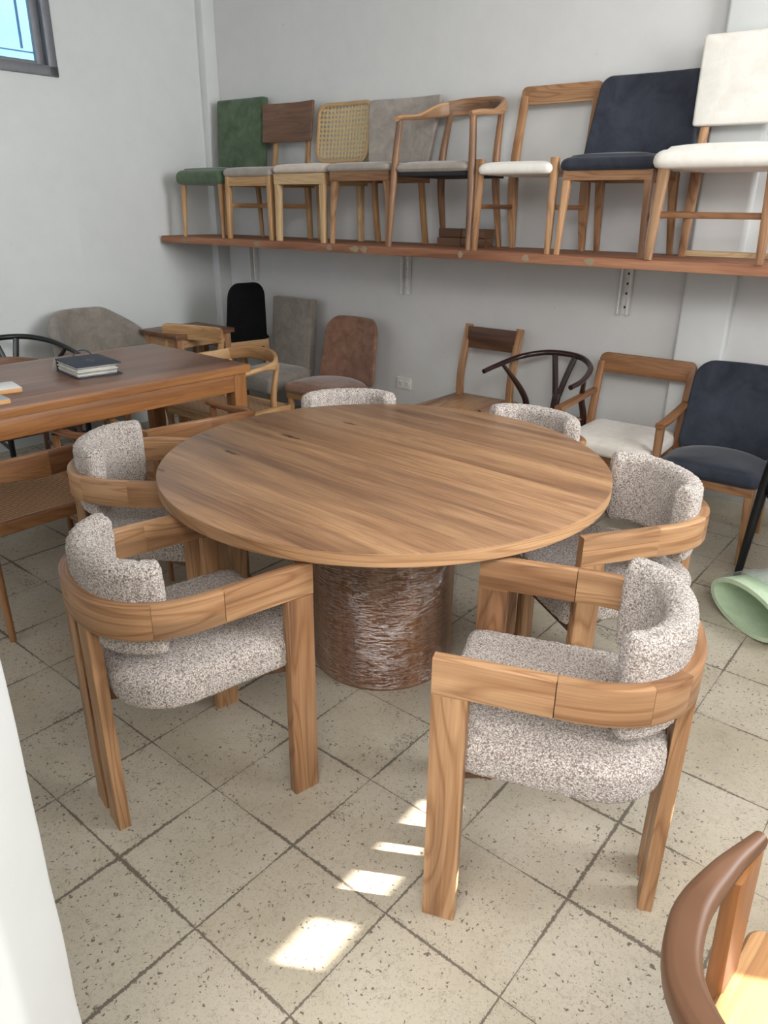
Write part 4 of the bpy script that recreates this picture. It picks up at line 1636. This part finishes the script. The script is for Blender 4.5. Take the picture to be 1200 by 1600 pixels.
# corner side table, wood-back chair, black counter chair
r0 = empty('side_table', (-1.335, 5.03, 0), R(52), 'small dark-topped wooden table in the room corner', 'table')
m = MB()
m.rings(rrect(.48, .40, .004), prof_slab(.70, .73, .004))
m.build('tabletop', M['walnut'], r0)
m = MB()
for s_ in (-1, 1):
    m.box((0, s_ * .165, .67), (.40, .02, .06), tone=.6)
    m.box((s_ * .20, 0, .67), (.02, .34, .06), grain='y', tone=.6)
m.build('apron', M['teak'], r0)
for sx_ in (-1, 1):
    for sy_ in (-1, 1):
        m = MB()
        m.box((sx_ * .195, sy_ * .155, .35), (.05, .05, .70), grain='z', r=.003)
        m.build('leg', M['teak'], r0)

r0 = empty('dining_chair', (-1.33, 4.52, 0), R(-112 + 90), 'pale wooden chair with a rounded top rail behind the far end of the long table', 'chair')
for s_ in (-1, 1):
    m = MB()
    m.sweep(bez([(s_ * .19, .24, 0), (s_ * .20, .19, .30), (s_ * .205, .20, .45), (s_ * .205, .28, .73)], 6), lerp_list([.028, .04, .036, .034], 19), lerp_list([.028, .034, .034, .026], 19), up=(0, 1, 0), r=.008)
    m.build('rear_leg', M['teak_pale'], r0)
    m = MB()
    m.sweep([(s_ * .21, -.20, 0), (s_ * .20, -.18, .44)], [.024, .034], [.024, .034], up=(0, 1, 0), r=.006)
    m.build('front_leg', M['teak_pale'], r0)
m = MB()
m.rings([(x, z + .695) for x, z in back_outline(.45, .46, .095, .035, .012)], prof_slab(0, .024, .004), mapf=lambda q: V((q.x, .295 - .5 * (q.x * q.x) - q.z, q.y)))
m.build('top_rail', M['teak_pale'], r0)
seat_pad(r0, M['greige_dark'], .46, .44, .43, .48)
apron(r0, M['teak_pale'], .40, .38, .41)

r0 = empty('counter_chair', (-1.105, 5.45, 0), R(130 + 90), 'black upholstered counter chair on teak legs in the room corner', 'chair')
for s_ in (-1, 1):
    for sy_ in (-1, 1):
        m = MB()
        m.sweep([(s_ * .175, sy_ * .19, 0), (s_ * .155, sy_ * .165, .60)], [.03, .046], [.03, .046], up=(0, 1, 0), r=.005)
        m.build('leg', M['teak_pale'], r0)
apron(r0, M['teak_pale'], .345, .37, .583, h=.05, t=.024)
seat_pad(r0, M['black_fabric'], .38, .42, .605, .665, r=.03, dome=.02)
back_pad(r0, M['black_fabric'], back_outline(.32, .27, .39, .09, .03), .05, .21, .08, .3, .615, r=.018)
bar(r0, 'footrest', M['teak_pale'], (-.165, -.18, .25), (.165, -.18, .25), .02, .03)

# ------------------------------------------------------------------ green foam roll with bubble wrap
ax = V((.97, .26, 0)).normalized()
sd = V((ax.y, -ax.x, 0))
r0 = empty('foam_roll', (1.40, 2.47, 0), 0, 'pale green foam roll with clear wrap lying on the floor at the right edge', 'roll')
org = V((0, 0, .094))


def tube(rx, rz, l0, l1, n=48, wob=0.0, lift=0.0):
    vs = []
    steps = 14
    for i in range(steps + 1):
        l = l0 + (l1 - l0) * i / steps
        for j in range(n):
            a = 2 * math.pi * j / n
            w_ = 1 + wob * noise.noise(V((math.cos(a) * 3, math.sin(a) * 3, l * 14)))
            p = org + V((0, 0, lift)) + ax * l + sd * (rx * w_ * math.cos(a)) + V((0, 0, rz * w_ * math.sin(a)))
            p.z = max(p.z, 0.001)
            vs.append(p)
    return vs, n, steps


m = MB()
o1, n_, st_ = tube(.195, .092, -.02, .32)
o2, _, _ = tube(.176, .074, -.02, .32)
m.v = o1 + o2
O = len(o1)
for i in range(st_):
    for j in range(n_):
        j2 = (j + 1) % n_
        m.face((i * n_ + j, i * n_ + j2, (i + 1) * n_ + j2, (i + 1) * n_ + j), [(0, 0)] * 4, .5)
        m.face((O + i * n_ + j, O + (i + 1) * n_ + j, O + (i + 1) * n_ + j2, O + i * n_ + j2), [(0, 0)] * 4, .5)
for i in (0, st_):
    for j in range(n_):
        j2 = (j + 1) % n_
        m.face((i * n_ + j, i * n_ + j2, O + i * n_ + j2, O + i * n_ + j), [(0, 0)] * 4, .5)
o = m.build('foam_tube', M['foam'], r0, smooth=60)
m = MB()
o1, n_, st_ = tube(.207, .104, .035, .33, wob=.05, lift=.006)
m.v = o1
for i in range(st_):
    for j in range(n_):
        if n_ * .52 < j < n_ * .98:
            continue
        j2 = (j + 1) % n_
        m.face((i * n_ + j, i * n_ + j2, (i + 1) * n_ + j2, (i + 1) * n_ + j), [(0, 0)] * 4, .5)
m.build('clear_wrap', M['bubble'], r0, smooth=180)

# ------------------------------------------------------------------ wooden armchair, bottom right
r0 = empty('wooden_armchair', (.615, .506, 0), R(136), 'solid wood armchair with a thick curved rail, bottom right corner nearest the camera', 'chair')
m = MB()
hw = .262
p = bez([(-hw + .015, -.125, .70), (-hw, -.03, .70), (-hw - .002, .07, .70), (-hw * .86, .165, .704), (-hw * .5, .225, .708), (0, .245, .71), (hw * .5, .225, .708), (hw * .86, .165, .704), (hw + .002, .07, .70), (hw, -.03, .70), (hw - .015, -.125, .70)], 6)
n = len(p)
m.sweep(p, lerp_list([.020, .034, .044, .044, .040, .040, .040, .044, .044, .034, .020], n), lerp_list([.026, .034, .038, .042, .05, .055, .05, .042, .038, .034, .026], n), r=.014, k=4, tone=.3)
m.build('arm_rail', M['walnut'], r0)
for s_ in (-1, 1):
    m = MB()
    m.sweep([(s_ * .262, -.115, .0), (s_ * .246, -.11, .40), (s_ * .250, -.085, .69)], [.024, .028, .022], [.05, .06, .09], up=(0, 1, 0), r=.006, tone=.8)
    m.build('front_leg', M['orange_teak'], r0)
    m = MB()
    m.sweep([(s_ * .25, .26, 0), (s_ * .215, .215, .42), (s_ * .205, .20, .69)], [.03, .044, .03], [.03, .044, .03], up=(0, 1, 0), r=.008, tone=.9)
    m.build('rear_leg', M['teak_pale'], r0)
m = MB()
m.rings(rrect(.49, .47, .03, taper=.94), [(.9, .415), (-.006, .416), (-.00001, .424), (-.00001, .440), (-.005, .447), (.75, .444), (.5, .438), (.25, .436)], ang=R(90))
m.build('seat', wood('seat_planks', srgb(206, 160, 112), srgb(178, 128, 84), srgb(134, 92, 60), rough=0.35, streak=0.35, tone_amt=0.55, plank=0.075, figure=0.35), r0)
